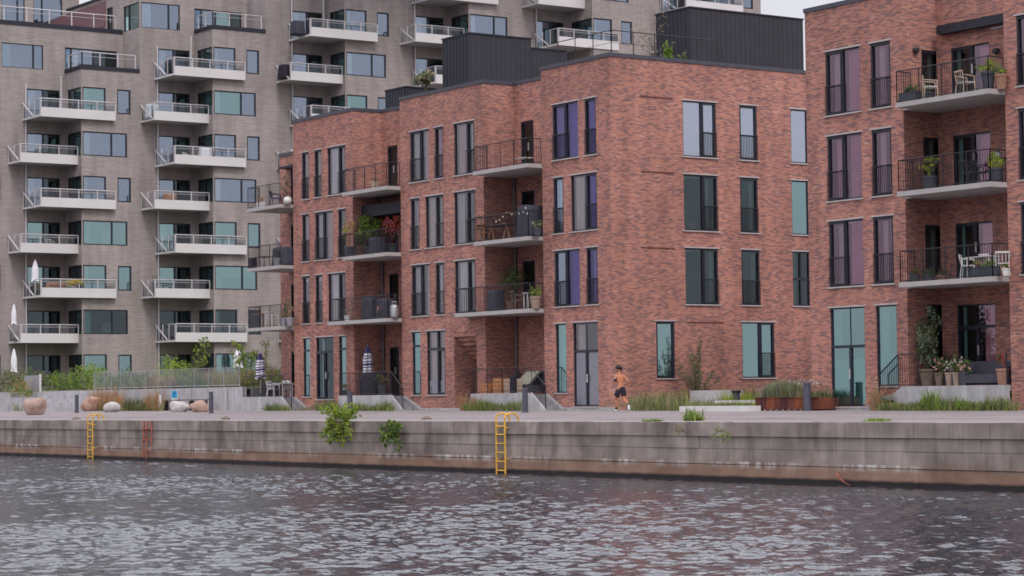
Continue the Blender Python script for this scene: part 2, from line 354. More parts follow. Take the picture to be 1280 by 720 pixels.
def tag(o, label=None, cat=None, group=None, kind=None):
    if label: o['label'] = label
    if cat: o['category'] = cat
    if group: o['group'] = group
    if kind: o['kind'] = kind
    return o
def thing(name, label, cat, loc=(0, 0, 0), rz=0, group=None):
    o = bpy.data.objects.new(name, None); COL.objects.link(o); o.location = loc; o.rotation_euler = (0, 0, rz); o.empty_display_size = .3
    return tag(o, label, cat, group)
def dup(src, loc, rz, label, group=None):
    c = src.copy(); COL.objects.link(c); c.location = loc; c.rotation_euler = (0, 0, rz); c['label'] = label
    if group: c['group'] = group
    for ch in list(src.children):
        d = ch.copy(); COL.objects.link(d); d.parent = c
        for g in list(ch.children):
            e = g.copy(); COL.objects.link(e); e.parent = d
    return c

class Fc:                                              # a wall plane: u along it, z up, d outwards
    def __init__(s, axis, c, sgn=1): s.a, s.c, s.s = axis, c, sgn
    def P(s, u, z, d=0):
        if s.a == 'Y': return (u, s.c-d*s.s, z)        # sgn 1: faces -Y
        return (s.c+d*s.s, u, z)                       # sgn 1: faces +X
    def box(s, mb, u0, u1, z0, z1, d0, d1, mat):
        p, q = s.P(u0, z0, d0), s.P(u1, z1, d1); mb.box(p[0], q[0], p[1], q[1], z0, z1, mat)
    def quad(s, mb, u0, u1, z0, z1, d, mat):
        pts = [s.P(u0, z0, d), s.P(u1, z0, d), s.P(u1, z1, d), s.P(u0, z1, d)]
        mb.poly(pts if s.s == 1 else pts[::-1], mat)
def wall(mb, fc, u0, u1, z0, z1, mat, holes=(), depth=.2):
    us = sorted({u0, u1, *[min(max(h[i], u0), u1) for h in holes for i in (0, 1)]}); zs = sorted({z0, z1, *[min(max(h[i], z0), z1) for h in holes for i in (2, 3)]})
    for i in range(len(us)-1):
        run = None
        for j in range(len(zs)-1):
            um, zm = (us[i]+us[i+1])/2, (zs[j]+zs[j+1])/2
            inside = any(h[0] < um < h[1] and h[2] < zm < h[3] for h in holes)
            if inside:
                if run is not None: fc.quad(mb, us[i], us[i+1], run, zs[j], 0, mat); run = None
            elif run is None: run = zs[j]
        if run is not None: fc.quad(mb, us[i], us[i+1], run, zs[-1], 0, mat)
    for h in holes:
        a, b, c, d = h[:4]
        for q in (((a, c), (a, d)), ((b, d), (b, c)), ((b, c), (a, c)), ((a, d), (b, d))):
            (ua, za), (ub, zb) = q
            mb.poly([fc.P(ua, za, 0), fc.P(ub, zb, 0), fc.P(ub, zb, -depth), fc.P(ua, za, -depth)], mat)

WCOUNT = 0
def window(fc, u0, u1, z0, z1, parent, mull=(), trans=None, rail=None, glass_='glass_clear', panes=None, curt=(), room='room_wall', fw=.05, sash=None, profile=True, frost=None, name='window', roomd=1.6, blind=None, dr=.07, rin=0):
    """frame mesh = the part; pane, curtain, room_interior, railing are its pieces. mull/rail/curt in fractions of the width"""
    w = u1-u0; U = lambda f: u0+w*f
    mb = MB(); fm = 'frame_metal'
    for a, b, c, d in ((u0, u0+fw, z0, z1), (u1-fw, u1, z0, z1), (u0+fw, u1-fw, z0, z0+fw), (u0+fw, u1-fw, z1-fw, z1)): fc.box(mb, a, b, c, d, -dr-.07, -dr+.03, fm)
    for f in mull: fc.box(mb, U(f)-.05, U(f)+.05, z0+fw, (trans if trans and name == 'door' else z1)-fw*.5, -dr-.065, -dr+.04, fm)
    if trans: fc.box(mb, u0+fw, u1-fw, trans-.05, trans+.05, -dr-.062, -dr+.045, fm)
    if sash:
        a, b = U(sash[0])+.02, U(sash[1])-.02; t = .055 if u1-u0 > .9 else .04
        zt = (trans-.05) if trans else z1-fw
        for q in ((a, a+t, z0+fw, zt), (b-t, b, z0+fw, zt), (a+t, b-t, z0+fw, z0+fw+t), (a+t, b-t, zt-t, zt)): fc.box(mb, *q, -dr-.05, -dr+.06, fm)
    if profile:
        fc.box(mb, u0-.09, u1+.09, z1+.004, z1+.06, -.02, .035, 'pale_profile')
        fc.box(mb, u0-.09, u1+.09, z0-.055, z0-.004, -.1, .06, 'pale_profile')
    if name == 'door': fc.box(mb, U(.5)+.06, U(.5)+.09, z0+1.0, z0+1.35, -dr+.04, -dr+.09, 'light_metal')
    o = mb.build(name, parent, parent.location)
    pl = parent.location
    cuts = [0]+sorted(mull)+[1]
    panes = panes or [glass_]*(len(cuts)-1)
    pm = MB()
    for i in range(len(cuts)-1): fc.quad(pm, U(cuts[i])+.03, U(cuts[i+1])-.03, z0+.04, z1-.04, -dr-.02, panes[i])
    pm.build('pane', o, pl)
    if frost:
        q = MB(); fc.box(q, u0+.05, u1-.05, z0+.08, frost[0], -dr-.05, -dr-.035, frost[1]); q.build('frosting', o, pl)
    if curt:
        cm = MB()
        for c in curt:
            f0, f1, k = c[:3]; zt = z1-.08; zb = z0+.06 if len(c) < 4 else c[3]
            a, b = U(f0)+.05, U(f1)-.05; n = max(2, int((b-a)/.06)); ph = random.random()*6
            pts = [(a+(b-a)*i/n, -dr-.16+.03*math.sin(i*1.9+ph)) for i in range(n+1)]
            for i in range(n):
                cm.poly([fc.P(pts[i][0], zb, pts[i][1]), fc.P(pts[i+1][0], zb, pts[i+1][1]), fc.P(pts[i+1][0], zt, pts[i+1][1]), fc.P(pts[i][0], zt, pts[i][1])], k)
        cm.build('curtain', o, pl)
    if blind:
        bm_ = MB(); fc.box(bm_, u0+.07, u1-.07, z1-(z1-z0)*blind[0], z1-.07, -dr-.12, -dr-.10, blind[1]); bm_.build('blind', o, pl)
    if room is None: return o
    rm = MB(); a, b, d0, d1 = u0-.02+rin, u1+.02, -dr-.30, -dr-.30-roomd
    zt = z1+.03
    for q in ([(a, z0, d1), (b, z0, d1), (b, zt, d1), (a, zt, d1)], [(a, z0, d0+.2), (a, z0, d1), (a, zt, d1), (a, zt, d0+.2)], [(b, z0, d1), (b, z0, d0+.2), (b, zt, d0+.2), (b, zt, d1)], [(a, z0, d0+.2), (b, z0, d0+.2), (b, z0, d1), (a, z0, d1)], [(a, zt, d1), (b, zt, d1), (b, zt, d0+.2), (a, zt, d0+.2)]):
        rm.poly([fc.P(*t) for t in q], room)
    # a few plain things standing in the room
    for _ in range(random.choice((0, 1, 1, 2))):
        c = random.uniform(.15, .75); h = random.uniform(.3, 1.1); fc.box(rm, U(c), U(min(.97, c+random.uniform(.1, .3))), z0+.01, z0+h, d1+.3, d1+.7, random.choice(('room_light', 'wood', 'curtain_grey', 'room_teal', 'dark_cloth')))
    rm.build('room_interior', o, pl)
    if rail:
        rr = MB(); a, b = U(rail[0]), U(rail[1]); zt = z0+1.08
        fc.box(rr, a, b, zt-.035, zt, .01, .045, 'rail_metal'); fc.box(rr, a, b, z0+.03, z0+.06, .01, .045, 'rail_metal')
        n = max(3, int((b-a)/.085))
        for i in range(n+1):
            c = a+(b-a)*i/n; fc.box(rr, c-.006, c+.006, z0+.06, zt-.035, .022, .034, 'rail_metal')
        rr.build('french_railing', o, pl)
    return o

def railing_run(mb, p, q, h=1.08, z=None, step=.11, post=1.15, mat='rail_metal', bar=.0065):
    p, q = Vector(p), Vector(q); L = (q-p).length; n = max(1, round(L/step)); up = Vector((0, 0, 1))
    mb.bar(p+up*h, q+up*h, .02, mat); mb.bar(p+up*.06, q+up*.06, .014, mat)
    for i in range(n+1):
        a = p+(q-p)*i/n; mb.bar(a+up*.06, a+up*h, bar, mat, 4, cap=False)
    k = max(1, round(L/post))
    for i in range(k+1):
        a = p+(q-p)*i/k; mb.bar(a, a+up*(h+.01), .018, mat)

# ------------------------------------------------------------------ water
def water():
    rng = np.random.RandomState(3)
    # fine grid in the quay's axes over the part the photo sees
    xs = np.arange(-112, -12, .075); ys = np.arange(9, 42.6, .07)
    X, Y = np.meshgrid(xs, ys); Z = np.zeros_like(X)
    wind = math.atan2(-.55, .83)+.2
    for i in range(80):
        lam = .19*(4.6**(rng.rand()**1.6)); k = 2*math.pi/lam; th = wind+rng.normal(0, 1.0); slope = .028*(.6+.8*rng.rand()); a = slope/k*(1 if lam < 1.2 else .8)
        ph = rng.rand()*6.283; arg = k*(math.cos(th)*X+math.sin(th)*Y)+ph
        Z += a*np.sin(arg)
    g = np.zeros_like(X)
    for i in range(14):
        lam = 3+rng.rand()*22; th = rng.rand()*6.28; g += np.sin(2*math.pi/lam*(math.cos(th)*X+math.sin(th)*Y)+rng.rand()*6)
    Z *= np.clip(1+.085*g, .6, 1.5)
    edge = np.minimum(1, np.minimum((X+112)/3, np.minimum((-12.3-X)/3, np.minimum((Y-9)/2, 1)))).clip(0, 1)
    Z = Z*edge
    ny, nx = X.shape
    v = np.stack([X.ravel(), Y.ravel(), Z.ravel()], 1)
    i = np.arange(nx-1); j = np.arange(ny-1); I, J = np.meshgrid(i, j); b = (J*nx+I).ravel()
    x1, y1 = float(xs[-1]), float(ys[-1]); nb = len(v)
    ev = np.array([(-1500, -1500, 0), (1500, -1500, 0), (1500, 9, 0), (-1500, 9, 0), (-1500, 43, 0), (-112, 43, 0), (-112, 9, 0), (x1, 9, 0), (x1, 43, 0), (1500, 43, 0)], float)
    f = np.stack([b, b+1, b+nx+1, b+nx], 1)
    ef = np.array([[0, 1, 2, 3], [3, 6, 5, 4], [7, 2, 9, 8]])+nb
    f = np.concatenate([f, ef]); verts = np.concatenate([v, ev])
    me = bpy.data.meshes.new('water'); me.vertices.add(len(verts)); me.vertices.foreach_set('co', verts.astype(np.float32).ravel())
    me.loops.add(f.size); me.loops.foreach_set('vertex_index', f.astype(np.int32).ravel())
    me.polygons.add(len(f)); me.polygons.foreach_set('loop_start', np.arange(0, f.size, 4, dtype=np.int32))
    me.polygons.foreach_set('use_smooth', np.ones(len(f), dtype=bool)); me.materials.append(m_('water')); me.update(calc_edges=True); me.validate()
    o = bpy.data.objects.new('water', me); COL.objects.link(o); tag(o, kind='structure')
water()

# ------------------------------------------------------------------ ground, promenade, quay wall
mb = MB()
xs = [-1500, -200, -150]+list(range(-146, 1, 6))+[200, 1500]
for i in range(len(xs)-1):
    a, b = xs[i], xs[i+1]
    mb.poly([(a, 43.2, gz(a, 43.2)), (b, 43.2, gz(b, 43.2)), (b, 57, gz(b, 57)), (a, 57, gz(a, 57))], 'paving')
mb.build('promenade'); tag(bpy.data.objects['promenade'], kind='structure')
mb = MB()
for i in range(len(xs)-1):
    a, b = xs[i], xs[i+1]
    mb.poly([(a, 57, gz(a, 57)), (b, 57, gz(b, 57)), (b, 2500, gz(b, 57)), (a, 2500, gz(a, 57))], 'paving')
tag(mb.build('ground'), kind='structure')
mb = MB()
for i in range(len(xs)-1):
    a, b = xs[i], xs[i+1]
    mb.poly([(a, 46.4, gz(a, 46.4)+.004), (b, 46.4, gz(b, 46.4)+.004), (b, 46.75, gz(b, 46.75)+.004), (a, 46.75, gz(a, 46.75)+.004)], 'paving_strip')
tag(mb.build('drain_strip'), kind='structure')

def quay():
    root = thing('quay_wall', 'long stained concrete quay wall rising from the water, brown below and grey above', 'quay wall', (-70, 42.6, 0))
    rng = random.Random(5); mb = MB(); P = root.location
    def course(z0, z1, wmin, wmax, off, gap=.012, back=43.2):
        x = -150.
        while x < 10:
            w = rng.uniform(wmin, wmax); j = rng.uniform(-.012, .012)
            mb.box(x+gap, x+w-gap, 42.6+off+j, back, z0+.01, z1-.01, 'quay_concrete'); x += w
    course(.94, 1.30, 2.2, 3.6, 0, .006); course(.50, .95, 2.6, 4.5, 0, .004); course(-.6, .50, 3, 5, .015, .003)
    mb.box(-1500, 1500, 42.68, 43.19, -3, 1.66, 'quay_concrete')
    mb.build('wall_blocks', root, P)
    mb = MB(); x = -150.
    while x < 10:
        w = rng.uniform(1.25, 1.5); j = rng.uniform(-.012, .01)
        mb.box(x+.008, x+w-.008, 42.56+j, 43.2, 1.30, 1.70+rng.uniform(-.004, .006), 'quay_concrete'); x += w
    mb.build('coping', root, P)
    # mooring lumps on the coping
    mb = MB()
    return root
quay()

# ladders
def ladder(px0, px1, label, mat, hoop=True):
    X0, X1 = ux(px0, 42.5, .9), ux(px1, 42.5, .9); c = (X0+X1)/2; w = .5
    t = thing('quay_ladder', label, 'ladder', (c, 42.5, 0), 0, 'ladders fixed to the quay wall')
    P = t.location
    for s in (-1, 1):
        mb = MB(); x = c+s*w/2
        pts = [(x, 42.42, -.5), (x, 42.42, 1.72)]
        if hoop: pts += [(x, 42.42, 1.82), (x, 42.45, 1.90), (x, 42.53, 1.95), (x, 42.68, 1.965), (x, 42.83, 1.94), (x, 42.92, 1.86), (x, 42.95, 1.78), (x, 42.96, 1.70)]
        for a, b in zip(pts, pts[1:]): mb.bar(a, b, .030, mat, 8)
        for z in (.5, 1.5): mb.bar((x, 42.42, z), (x, 42.6, z), .02, mat, 6)
        mb.build('side_rail', t, P)
    for z in (.12, .41, .70, .99, 1.28, 1.55):
        mb = MB(); mb.bar((c-w/2, 42.42, z), (c+w/2, 42.42, z), .024, mat, 6); mb.build('rung', t, P)
    return t
ladder(622, 635, 'yellow steel ladder with curved hoops, in the middle of the quay wall below the bollard', 'yellow_paint')
ladder(109, 121, 'yellow steel ladder at the left of the quay wall below the pink boulder', 'yellow_paint')
def old_ladder():
    X0, X1 = ux(179, 42.5, .9), ux(189, 42.5, .9)
    t = thing('rusty_ladder', 'old rusted red ladder rails against the quay wall right of the left yellow ladder', 'ladder', (X0, 42.5, 0), 0)
    for x, zb in ((X0, .15), (X0+.30, .1), (X1, .6)):
        mb = MB(); mb.bar((x, 42.5, zb), (x+.03, 42.52, 1.69), .035, 'rust_red', 6); mb.build('side_rail', t, t.location)
    for z in (.45, .9, 1.35):
        mb = MB(); mb.bar((X0, 42.49, z), (X1, 42.51, z+.02), .025, 'rust_red', 6); mb.build('rung', t, t.location)
old_ladder()

# ------------------------------------------------------------------ brick buildings
YF, ND = 57.7, 1.68
YB = YF+ND
HEAD = (5.58, 8.70, 11.83, 14.97); SILL = (2.64, 6.32, 9.45, 12.60)
BR = 'red_brick'
class Wall:
    """one facade plane that collects its openings before it is cut"""
    def __init__(s, fc, u0, u1, z0, z1, mat=BR): s.fc, s.u0, s.u1, s.z0, s.z1, s.mat, s.h, s.w = fc, u0, u1, z0, z1, mat, [], []
    def add(s, u0, u1, z0, z1, **k): s.h.append((u0, u1, z0, z1)); s.w.append((u0, u1, z0, z1, k))
    def hole(s, *h): s.h.append(h)
    def cut(s, mb): wall(mb, s.fc, s.u0, s.u1, s.z0, s.z1, s.mat, s.h)
    def fit(s, root):
        for u0, u1, z0, z1, k in s.w: window(s.fc, u0, u1, z0, z1, root, **k)
def balcony(root, x0, x1, z, yb=YB, yf=YF-.78, xr=None, left=True, right=True, xface=None, railh=1.1):
    """concrete slab filling a recess and standing out in front, with bar railing; xface: the slab's front part reaches further left in front of the wall"""
    mb = MB(); P = root.location; xi = x0 if xface is None else xface
    mb.box(x0, x1, yf, YF-.003, z-.17, z, 'slab_concrete')
    mb.box(xi+.003, x1-.003, YF-.003, yb-.003, z-.168, z-.002, 'slab_concrete')
    o = mb.build('balcony', root, P)
    r = MB(); yr = yf+.05
    railing_run(r, (x0+.04, yr, z), (x1-.04, yr, z), railh)
    if left: railing_run(r, (x0+.04, yr, z), (x0+.04, YF-.05, z), railh)
    if right: railing_run(r, (x1-.04, yr, z), (x1-.04, YF-.02, z), railh)
    r.build('balcony_railing', o, P)
    return o
def pipe(root, x, y, z0, z1, name='drainpipe', mat='pipe_zinc', r=.05):
    mb = MB(); mb.bar((x, y, z0), (x, y, z1), r, mat, 8)
    z = z0+1
    while z < z1: mb.bar((x, y, z), (x, y, z+.06), r*1.5, mat, 8); z += 3.1
    mb.build(name, root, root.location)
def cap(mb, x0, x1, y0, y1, z=16.57, h=.16, mat='cap_metal'): mb.box(x0, x1, y0, y1, z, z+h, mat)
X_ = lambda px, z: ux(px, YF, z)
def wins(W, specs, row, z0=None):
    """specs: (px0, px1, dict)"""
    for a, b, k in specs:
        k = dict(k); zb = k.pop('z0', SILL[row] if z0 is None else z0); zt = k.pop('z1', HEAD[row]); zm = (zb+zt)/2
        f = W.fc
        u0, u1 = (ux(a, f.c, zm), ux(b, f.c, zm)) if f.a == 'Y' else (uy(a, f.c, zm), uy(b, f.c, zm))
        W.add(u0, u1, zb, zt, **k)

simple('corbel_shadow_tone', (.16, .06, .055), .9, 0, .3, 9)  # darkened brick tone for the painted corbel shadow lines
def middle_building():
    root = thing('brick_apartment_building', 'red brick apartment block in the middle, with purple windows and a wide end wall', 'apartment building', (-88, 63, 1.9), 0)
    P = root.location
    xL, A0, A1, B0, B1, C0, C1 = -107.4, -102.98, -97.05, -92.63, -85.6, -81.07, -76.17
    zb, zt, y1 = 1.5, 16.57, 71.5
    f = Fc('Y', YF)
    A, B, C = Wall(f, A0, A1, zb, zt), Wall(f, B0, B1, zb, zt), Wall(f, C0, C1, zb, zt)
    gA, cg = 'glass_grey', 'curtain_grey'
    full = dict(rail=(0, 1), sash=(0, 1))
    wins(A, [(377.5, 385.8, dict(glass_=gA, curt=[(0, 1, cg)], **full)), (393.3, 401.7, dict(glass_=gA, curt=[(.1, 1, cg)], **full)), (409.4, 431.7, dict(glass_=gA, mull=(.62,), sash=(.62, 1), rail=(.58, 1), curt=[(0, .6, 'curtain_white'), (.66, 1, 'curtain_mauve')]))], 3)
    wins(A, [(377.8, 386.5, dict(glass_=gA, curt=[(0, 1, cg)], **full)), (394.2, 416, dict(glass_=gA, mull=(.48,), sash=(0, .48), rail=(0, .5), curt=[(0, .45, cg), (.5, 1, 'curtain_pink')])), (423, 432, dict(glass_=gA, curt=[(.2, 1, cg)], **full))], 2)
    wins(A, [(378.4, 387, dict(glass_=gA, curt=[(.2, 1, 'curtain_white')], blind=(.12, 'curtain_white'), **full)), (394.6, 403, dict(glass_=gA, curt=[(.2, 1, cg)], blind=(.12, 'curtain_white'), **full)), (410.4, 432, dict(glass_=gA, mull=(.62,), sash=(.62, 1), rail=(.58, 1), curt=[(0, .6, 'curtain_white'), (.7, 1, cg)]))], 1)
    wins(A, [(379, 387.8, dict(glass_='glass_teal', curt=[(.2, 1, 'curtain_teal')], trans=4.95)), (395.3, 417, dict(name='door', z0=2.5, glass_='glass_dark', mull=(.47,), sash=(.0, .47), trans=4.85, curt=[(.1, .35, 'curtain_white')])), (424, 432.7, dict(glass_='glass_teal', trans=4.95, curt=[(.3, 1, 'blind_teal')]))], 0)
    wins(B, [(512.8, 535.8, dict(glass_=gA, mull=(.56,), sash=(0, .56), rail=(0, .58), curt=[(0, .5, cg), (.6, 1, 'curtain_pink')])), (543.6, 553.6, dict(glass_='glass_mauve', curt=[(0, .6, 'curtain_grey')], **full)), (567.5, 592.6, dict(glass_=gA, mull=(.63,), sash=(.63, 1), rail=(.6, 1), curt=[(0, .6, 'curtain_pink'), (.64, .8, 'curtain_white')]))], 3)
    wins(B, [(513.7, 524, dict(glass_=gA, curt=[(.2, 1, cg)], **full)), (532, 554.5, dict(glass_=gA, mull=(.58,), sash=(.58, 1), rail=(.58, 1), curt=[(0, .55, 'curtain_beige'), (.6, 1, 'curtain_pink')])), (567.8, 594, dict(glass_=gA, mull=(.62,), sash=(.62, 1), rail=(.58, 1), curt=[(0, .35, 'curtain_grey'), (.35, .6, 'curtain_pink'), (.7, 1, 'curtain_mauve')]))], 2)
    wins(B, [(514.8, 537, dict(glass_=gA, mull=(.55,), sash=(0, .55), rail=(0, .56), curt=[(0, .5, cg), (.6, 1, 'curtain_beige')])), (544.9, 555.4, dict(glass_=gA, curt=[(.0, .5, 'curtain_white')], **full)), (568.8, 594.3, dict(glass_=gA, mull=(.64,), sash=(.64, 1), rail=(.6, 1), curt=[(0, .45, 'curtain_white'), (.65, .8, 'curtain_white')]))], 1)
    wins(B, [(515.3, 525.7, dict(glass_='glass_teal', trans=4.92, curt=[(.2, 1, 'blind_teal', 4.9)])), (533.7, 556.6, dict(glass_=gA, mull=(.57,), sash=(.57, 1), trans=4.75, frost=(3.3, 'frosted_grey'), curt=[(0, .5, 'curtain_beige'), (.6, 1, 'curtain_pink')]))], 0)
    nx0, nx1 = X_(567.8, 4), X_(596, 4); B.hole(nx0, nx1, zb, 5.45)
    pu = 'glass_purple'
    wins(C, [(690.8, 722.4, dict(glass_=pu, mull=(.5,), sash=(0, .5), rail=(0, .5), curt=[(0, .5, 'curtain_grey'), (.52, 1, 'curtain_purple')])), (731, 744.8, dict(glass_=pu, curt=[(.1, 1, 'curtain_purple')], **full))], 3)
    wins(C, [(691.9, 704.2, dict(glass_='glass_blue', curt=[(.2, 1, 'curtain_grey')], **full)), (713.8, 746, dict(glass_=gA, panes=['glass_grey', pu], mull=(.58,), sash=(.58, 1), rail=(.57, 1), curt=[(0, .38, 'curtain_beige'), (.38, .55, 'curtain_mauve'), (.62, 1, 'curtain_purple')]))], 2)
    wins(C, [(693.3, 724.6, dict(glass_=pu, panes=['glass_blue', pu], mull=(.47,), sash=(0, .47), rail=(0, .47), curt=[(.5, .9, 'curtain_purple')])), (733.4, 747.2, dict(glass_=pu, curt=[(.2, 1, 'curtain_grey')], **full))], 1)
    wins(C, [(694.7, 708, dict(glass_='glass_teal', curt=[(.1, 1, 'blind_teal')])), (716.7, 747.8, dict(name='door', z0=2.06, glass_='glass_grey', mull=(.5,), trans=4.38, frost=(4.3, 'frosted_grey'), curt=[(0, .33, 'curtain_beige', 4.42)]))], 0)
    # end wall to the alley
    S = Wall(Fc('X', C1), YF, y1, zb, zt)
    bl = 'glass_pale'
    wins(S, [(853.6, 895.2, dict(glass_=bl, mull=(.58,), sash=(.58, 1), rail=(.58, 1), blind=(.9, 'curtain_grey'))), (924.6, 946.3, dict(glass_=bl, blind=(.9, 'curtain_grey'), **full)), (988.7, 1010, dict(glass_=bl, blind=(.94, 'frosted_grey')))], 3)
    wins(S, [(855, 896.9, dict(glass_='glass_dark', mull=(.58,), sash=(.58, 1), rail=(.58, 1), curt=[(.72, .84, 'curtain_teal')], blind=(.06, 'curtain_teal'))), (925.5, 947.5, dict(glass_='glass_dark', curt=[(.62, .9, 'curtain_teal')], **full)), (989.8, 1011.5, dict(glass_='glass_teal', blind=(.94, 'frosted_teal')))], 2)
    wins(S, [(857, 897.8, dict(glass_='glass_dark', mull=(.56,), sash=(.56, 1), rail=(.58, 1), curt=[(.8, .95, 'curtain_teal')], blind=(.06, 'curtain_teal'))), (927.2, 949.8, dict(glass_='glass_dark', curt=[(.65, .95, 'curtain_teal')], blind=(.07, 'curtain_teal'), **full)), (991.3, 1012.5, dict(glass_='glass_dark', mull=(.5,), trans=7.5, curt=[(.1, .4, 'curtain_teal')]))], 1)
    wins(S, [(820.6, 843.6, dict(glass_='glass_teal', sash=(0, 1), z0=3.2, blind=(.95, 'frosted_grey'))), (928, 968.3, dict(glass_='glass_teal', mull=(.57,), sash=(.57, 1), rail=(.57, 1), z0=3.19, blind=(.95, 'frosted_teal')))], 0)
    # recess backs and sides
    fb = Fc('Y', YB)
    L1, L2, L0 = Wall(fb, A1, B0, zb, zt), Wall(fb, B1, C0, zb, zt), Wall(fb, xL, A0, zb, 15.35)
    def bd(W, a, b, r, **k):
        zz = SILL[r]-.08 if r else 2.66
        W.add(ux(a, YB, zz+1.2), ux(b, YB, zz+1.2), zz, zz+2.28+.05, name='door', profile=False, glass_='glass_dark', sash=(0, 1), **k)
    bd(L1, 484.4, 497, 3); bd(L1, 485.3, 497.7, 2); bd(L1, 486.5, 498.3, 1); bd(L1, 487.3, 499, 0, curt=[(.2, .9, 'room_teal')])
    bd(L2, 651, 667, 3, room='dark_cloth'); bd(L2, 652, 668.3, 2, room='room_teal'); bd(L2, 653.5, 669, 1, room='room_teal')
    for r in (0, 1, 2, 3): bd(L0, (364.2, 363.8, 363.5, 363.2)[r], 372, r)
    w = MB()
    for q in (A, B, C, S, L1, L2, L0): q.cut(w)
    # returns of the recesses, hidden ends
    wall(w, Fc('X', A1), YF, YB, zb, zt, BR); wall(w, Fc('X', B1), YF, YB, zb, zt, BR)
    for x in (B0, C0): Fc('X', x, -1).quad(w, YF, YB, zb, zt, 0, BR)
    Fc('X', A0, -1).quad(w, YF, YB, zb, zt, 0, BR); Fc('X', xL, -1).quad(w, YB, y1, zb, 15.35, 0, BR)
    Fc('X', A0, -1).quad(w, YB, y1, 15.35, zt, 0, BR)
    Fc('Y', y1, -1).quad(w, xL, C1, zb, 15.35, 0, BR); Fc('Y', y1, -1).quad(w, A0, C1, 15.35, zt, 0, BR)
    w.build('brick_wall', root, P)
    # entrance niche with corbelled courses
    nm = MB(); d = 1.5
    wall(nm, Fc('X', nx0), YF+.2, YF+d, zb, 5.45, BR); Fc('X', nx1, -1).quad(nm, YF+.2, YF+d, zb, 5.45, 0, BR)
    Fc('Y', YF+d).quad(nm, nx0, nx1, zb, 5.45, 0, BR)
    for i in range(6): nm.box(nx0+.002, nx1-.002, YF+.02+i*.2, YF+d, 5.25-i*.2, 5.448-i*.2, BR)
    nm.box(nx0+.3, nx1-.1, YF+d-.06, YF+d-.01, 1.9, 4.1, 'frame_metal')
    nm.build('entrance_niche', root, P)
    # plinths, dark strips painting corbel shadow lines on the end wall
    pm = MB(); pm.box(B0+.5, C1+.03, YF-.03, YF+.05, 1.5, 2.02, 'pale_concrete'); pm.box(A0, A1, YF-.028, YF+.05, 1.5, 2.25, 'grey_concrete') if False else None
    pm.build('plinth', root, P)
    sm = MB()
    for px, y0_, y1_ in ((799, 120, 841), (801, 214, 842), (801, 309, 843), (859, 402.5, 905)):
        a, z = onX(px, y0_, C1); b_, _ = onX(y1_, y0_, C1); sm.box(C1+.002, C1+.035, a, b_, z-.012, z+.02, 'corbel_shadow_tone')
    sm.build('corbel_shadow_line', root, P)
    # roof: cap, deck, railing
    cm = MB(); o = .04
    for a, b_ in ((A0, A1), (B0, B1), (C0, C1)): cap(cm, a-o, b_+o, YF-o, YF+.4)
    for a, b_ in ((A1, B0), (B1, C0)):
        cap(cm, a-.36, b_+.3, YB-o, YB+.4, h=.158); cap(cm, a-.36, a+o+.002, YF+.4, YB-o, h=.159); cap(cm, b_-.04, b_+.3, YF+.4, YB-o, h=.157)
    cap(cm, C1-.4, C1+o, YF+.4, y1); cap(cm, A0-o, A0+.36, YF+.4, y1, h=.156); cap(cm, xL-o, A0-o, YB-o, YB+.4, z=15.35)
    cap(cm, xL-.04, xL+.3, YB+.4, y1, z=15.35)
    cm.build('parapet_cap', root, P)
    rm = MB(); rm.poly([(A0, YB+.1, 16.2), (C1, YB+.1, 16.2), (C1, y1, 16.2), (A0, y1, 16.2)], 'grey_concrete'); rm.poly([(xL, YB+.1, 15.1), (A0, YB+.1, 15.1), (A0, y1, 15.1), (xL, y1, 15.1)], 'grey_concrete')
    for a, b_ in ((A0, A1), (B0, B1), (C0, C1)): rm.poly([(a, YF, 16.202), (b_, YF, 16.202), (b_, YB+.1, 16.202), (a, YB+.1, 16.202)], 'grey_concrete')
    rm.build('roof', root, P)
    # soffit box over the end recess
    so_ = MB(); so_.box(ux(352, YB-.3, 13.9), A0-.01, YB-.5, YB-.01, 14.6, 14.72, 'cladding_dark'); so_.build('awning', root, P)
    so_ = MB(); so_.box(ux(462, YB-.6, 11.5), B0-.01, YB-1.2, YB-.01, 11.35, 11.9, 'cladding_dark'); so_.build('awning', root, P)
    # balconies
    for z in (12.5, 9.37): balcony(root, -96.75, B0-.01, z, xface=A1)
    balcony(root, -98.2, B0-.01, 6.27, xface=A1)
    for z in (12.52, 9.38): balcony(root, -85.3, C0-.01, z, xface=B1)
    balcony(root, -86.9, C0-.01, 6.27, xface=B1)
    for z in (12.42, 9.32, 6.22): balcony(root, -106.5, A0-.01, z, xface=-106.5, right=False)
    pipe(root, A1+.12, YB-.1, 1.9, 9.2); pipe(root, B1+.12, YB-.1, 1.9, 12.3)
    # rooftop boxes in black ribbed cladding
    def clad(name, x0, x1, ya, yb_, za, zb_, rib=.28):
        b = MB(); b.box(x0, x1, ya, yb_, za, zb_, 'cladding'); y = ya+.1
        while y < yb_-.05: b.box(x1, x1+.008, y, y+.02, za, zb_-.01, 'cladding_dark'); y += rib
        x = x0+.1
        while x < x1-.05: b.box(x, x+.045, ya-.03, ya, za, zb_-.01, 'cladding_dark'); x += rib
        b.box(x0-.03, x1+.05, ya-.05, yb_+.03, zb_, zb_+.06, 'cladding_dark')
        b.box(x0+.01, x1-.01, ya-.012, ya-.002, za, zb_-.02, 'cladding_dark')
        b.build(name, root, P)
    clad('rooftop_box', -92.72, -90.35, 60.2, 63.75, 16.21, 19.66)
    clad('rooftop_box', -92.72, -90.55, 63.8, 66.0, 16.21, 19.25)
    clad('rooftop_box', uy and ux(700, 66.6, 18), ux(736, 66.6, 18)+1.0, 66.4, 68.0, 16.21, 18.25)
    clad('rooftop_box', -81.12, -78.72, 64.1, 70.75, 16.21, 19.52)
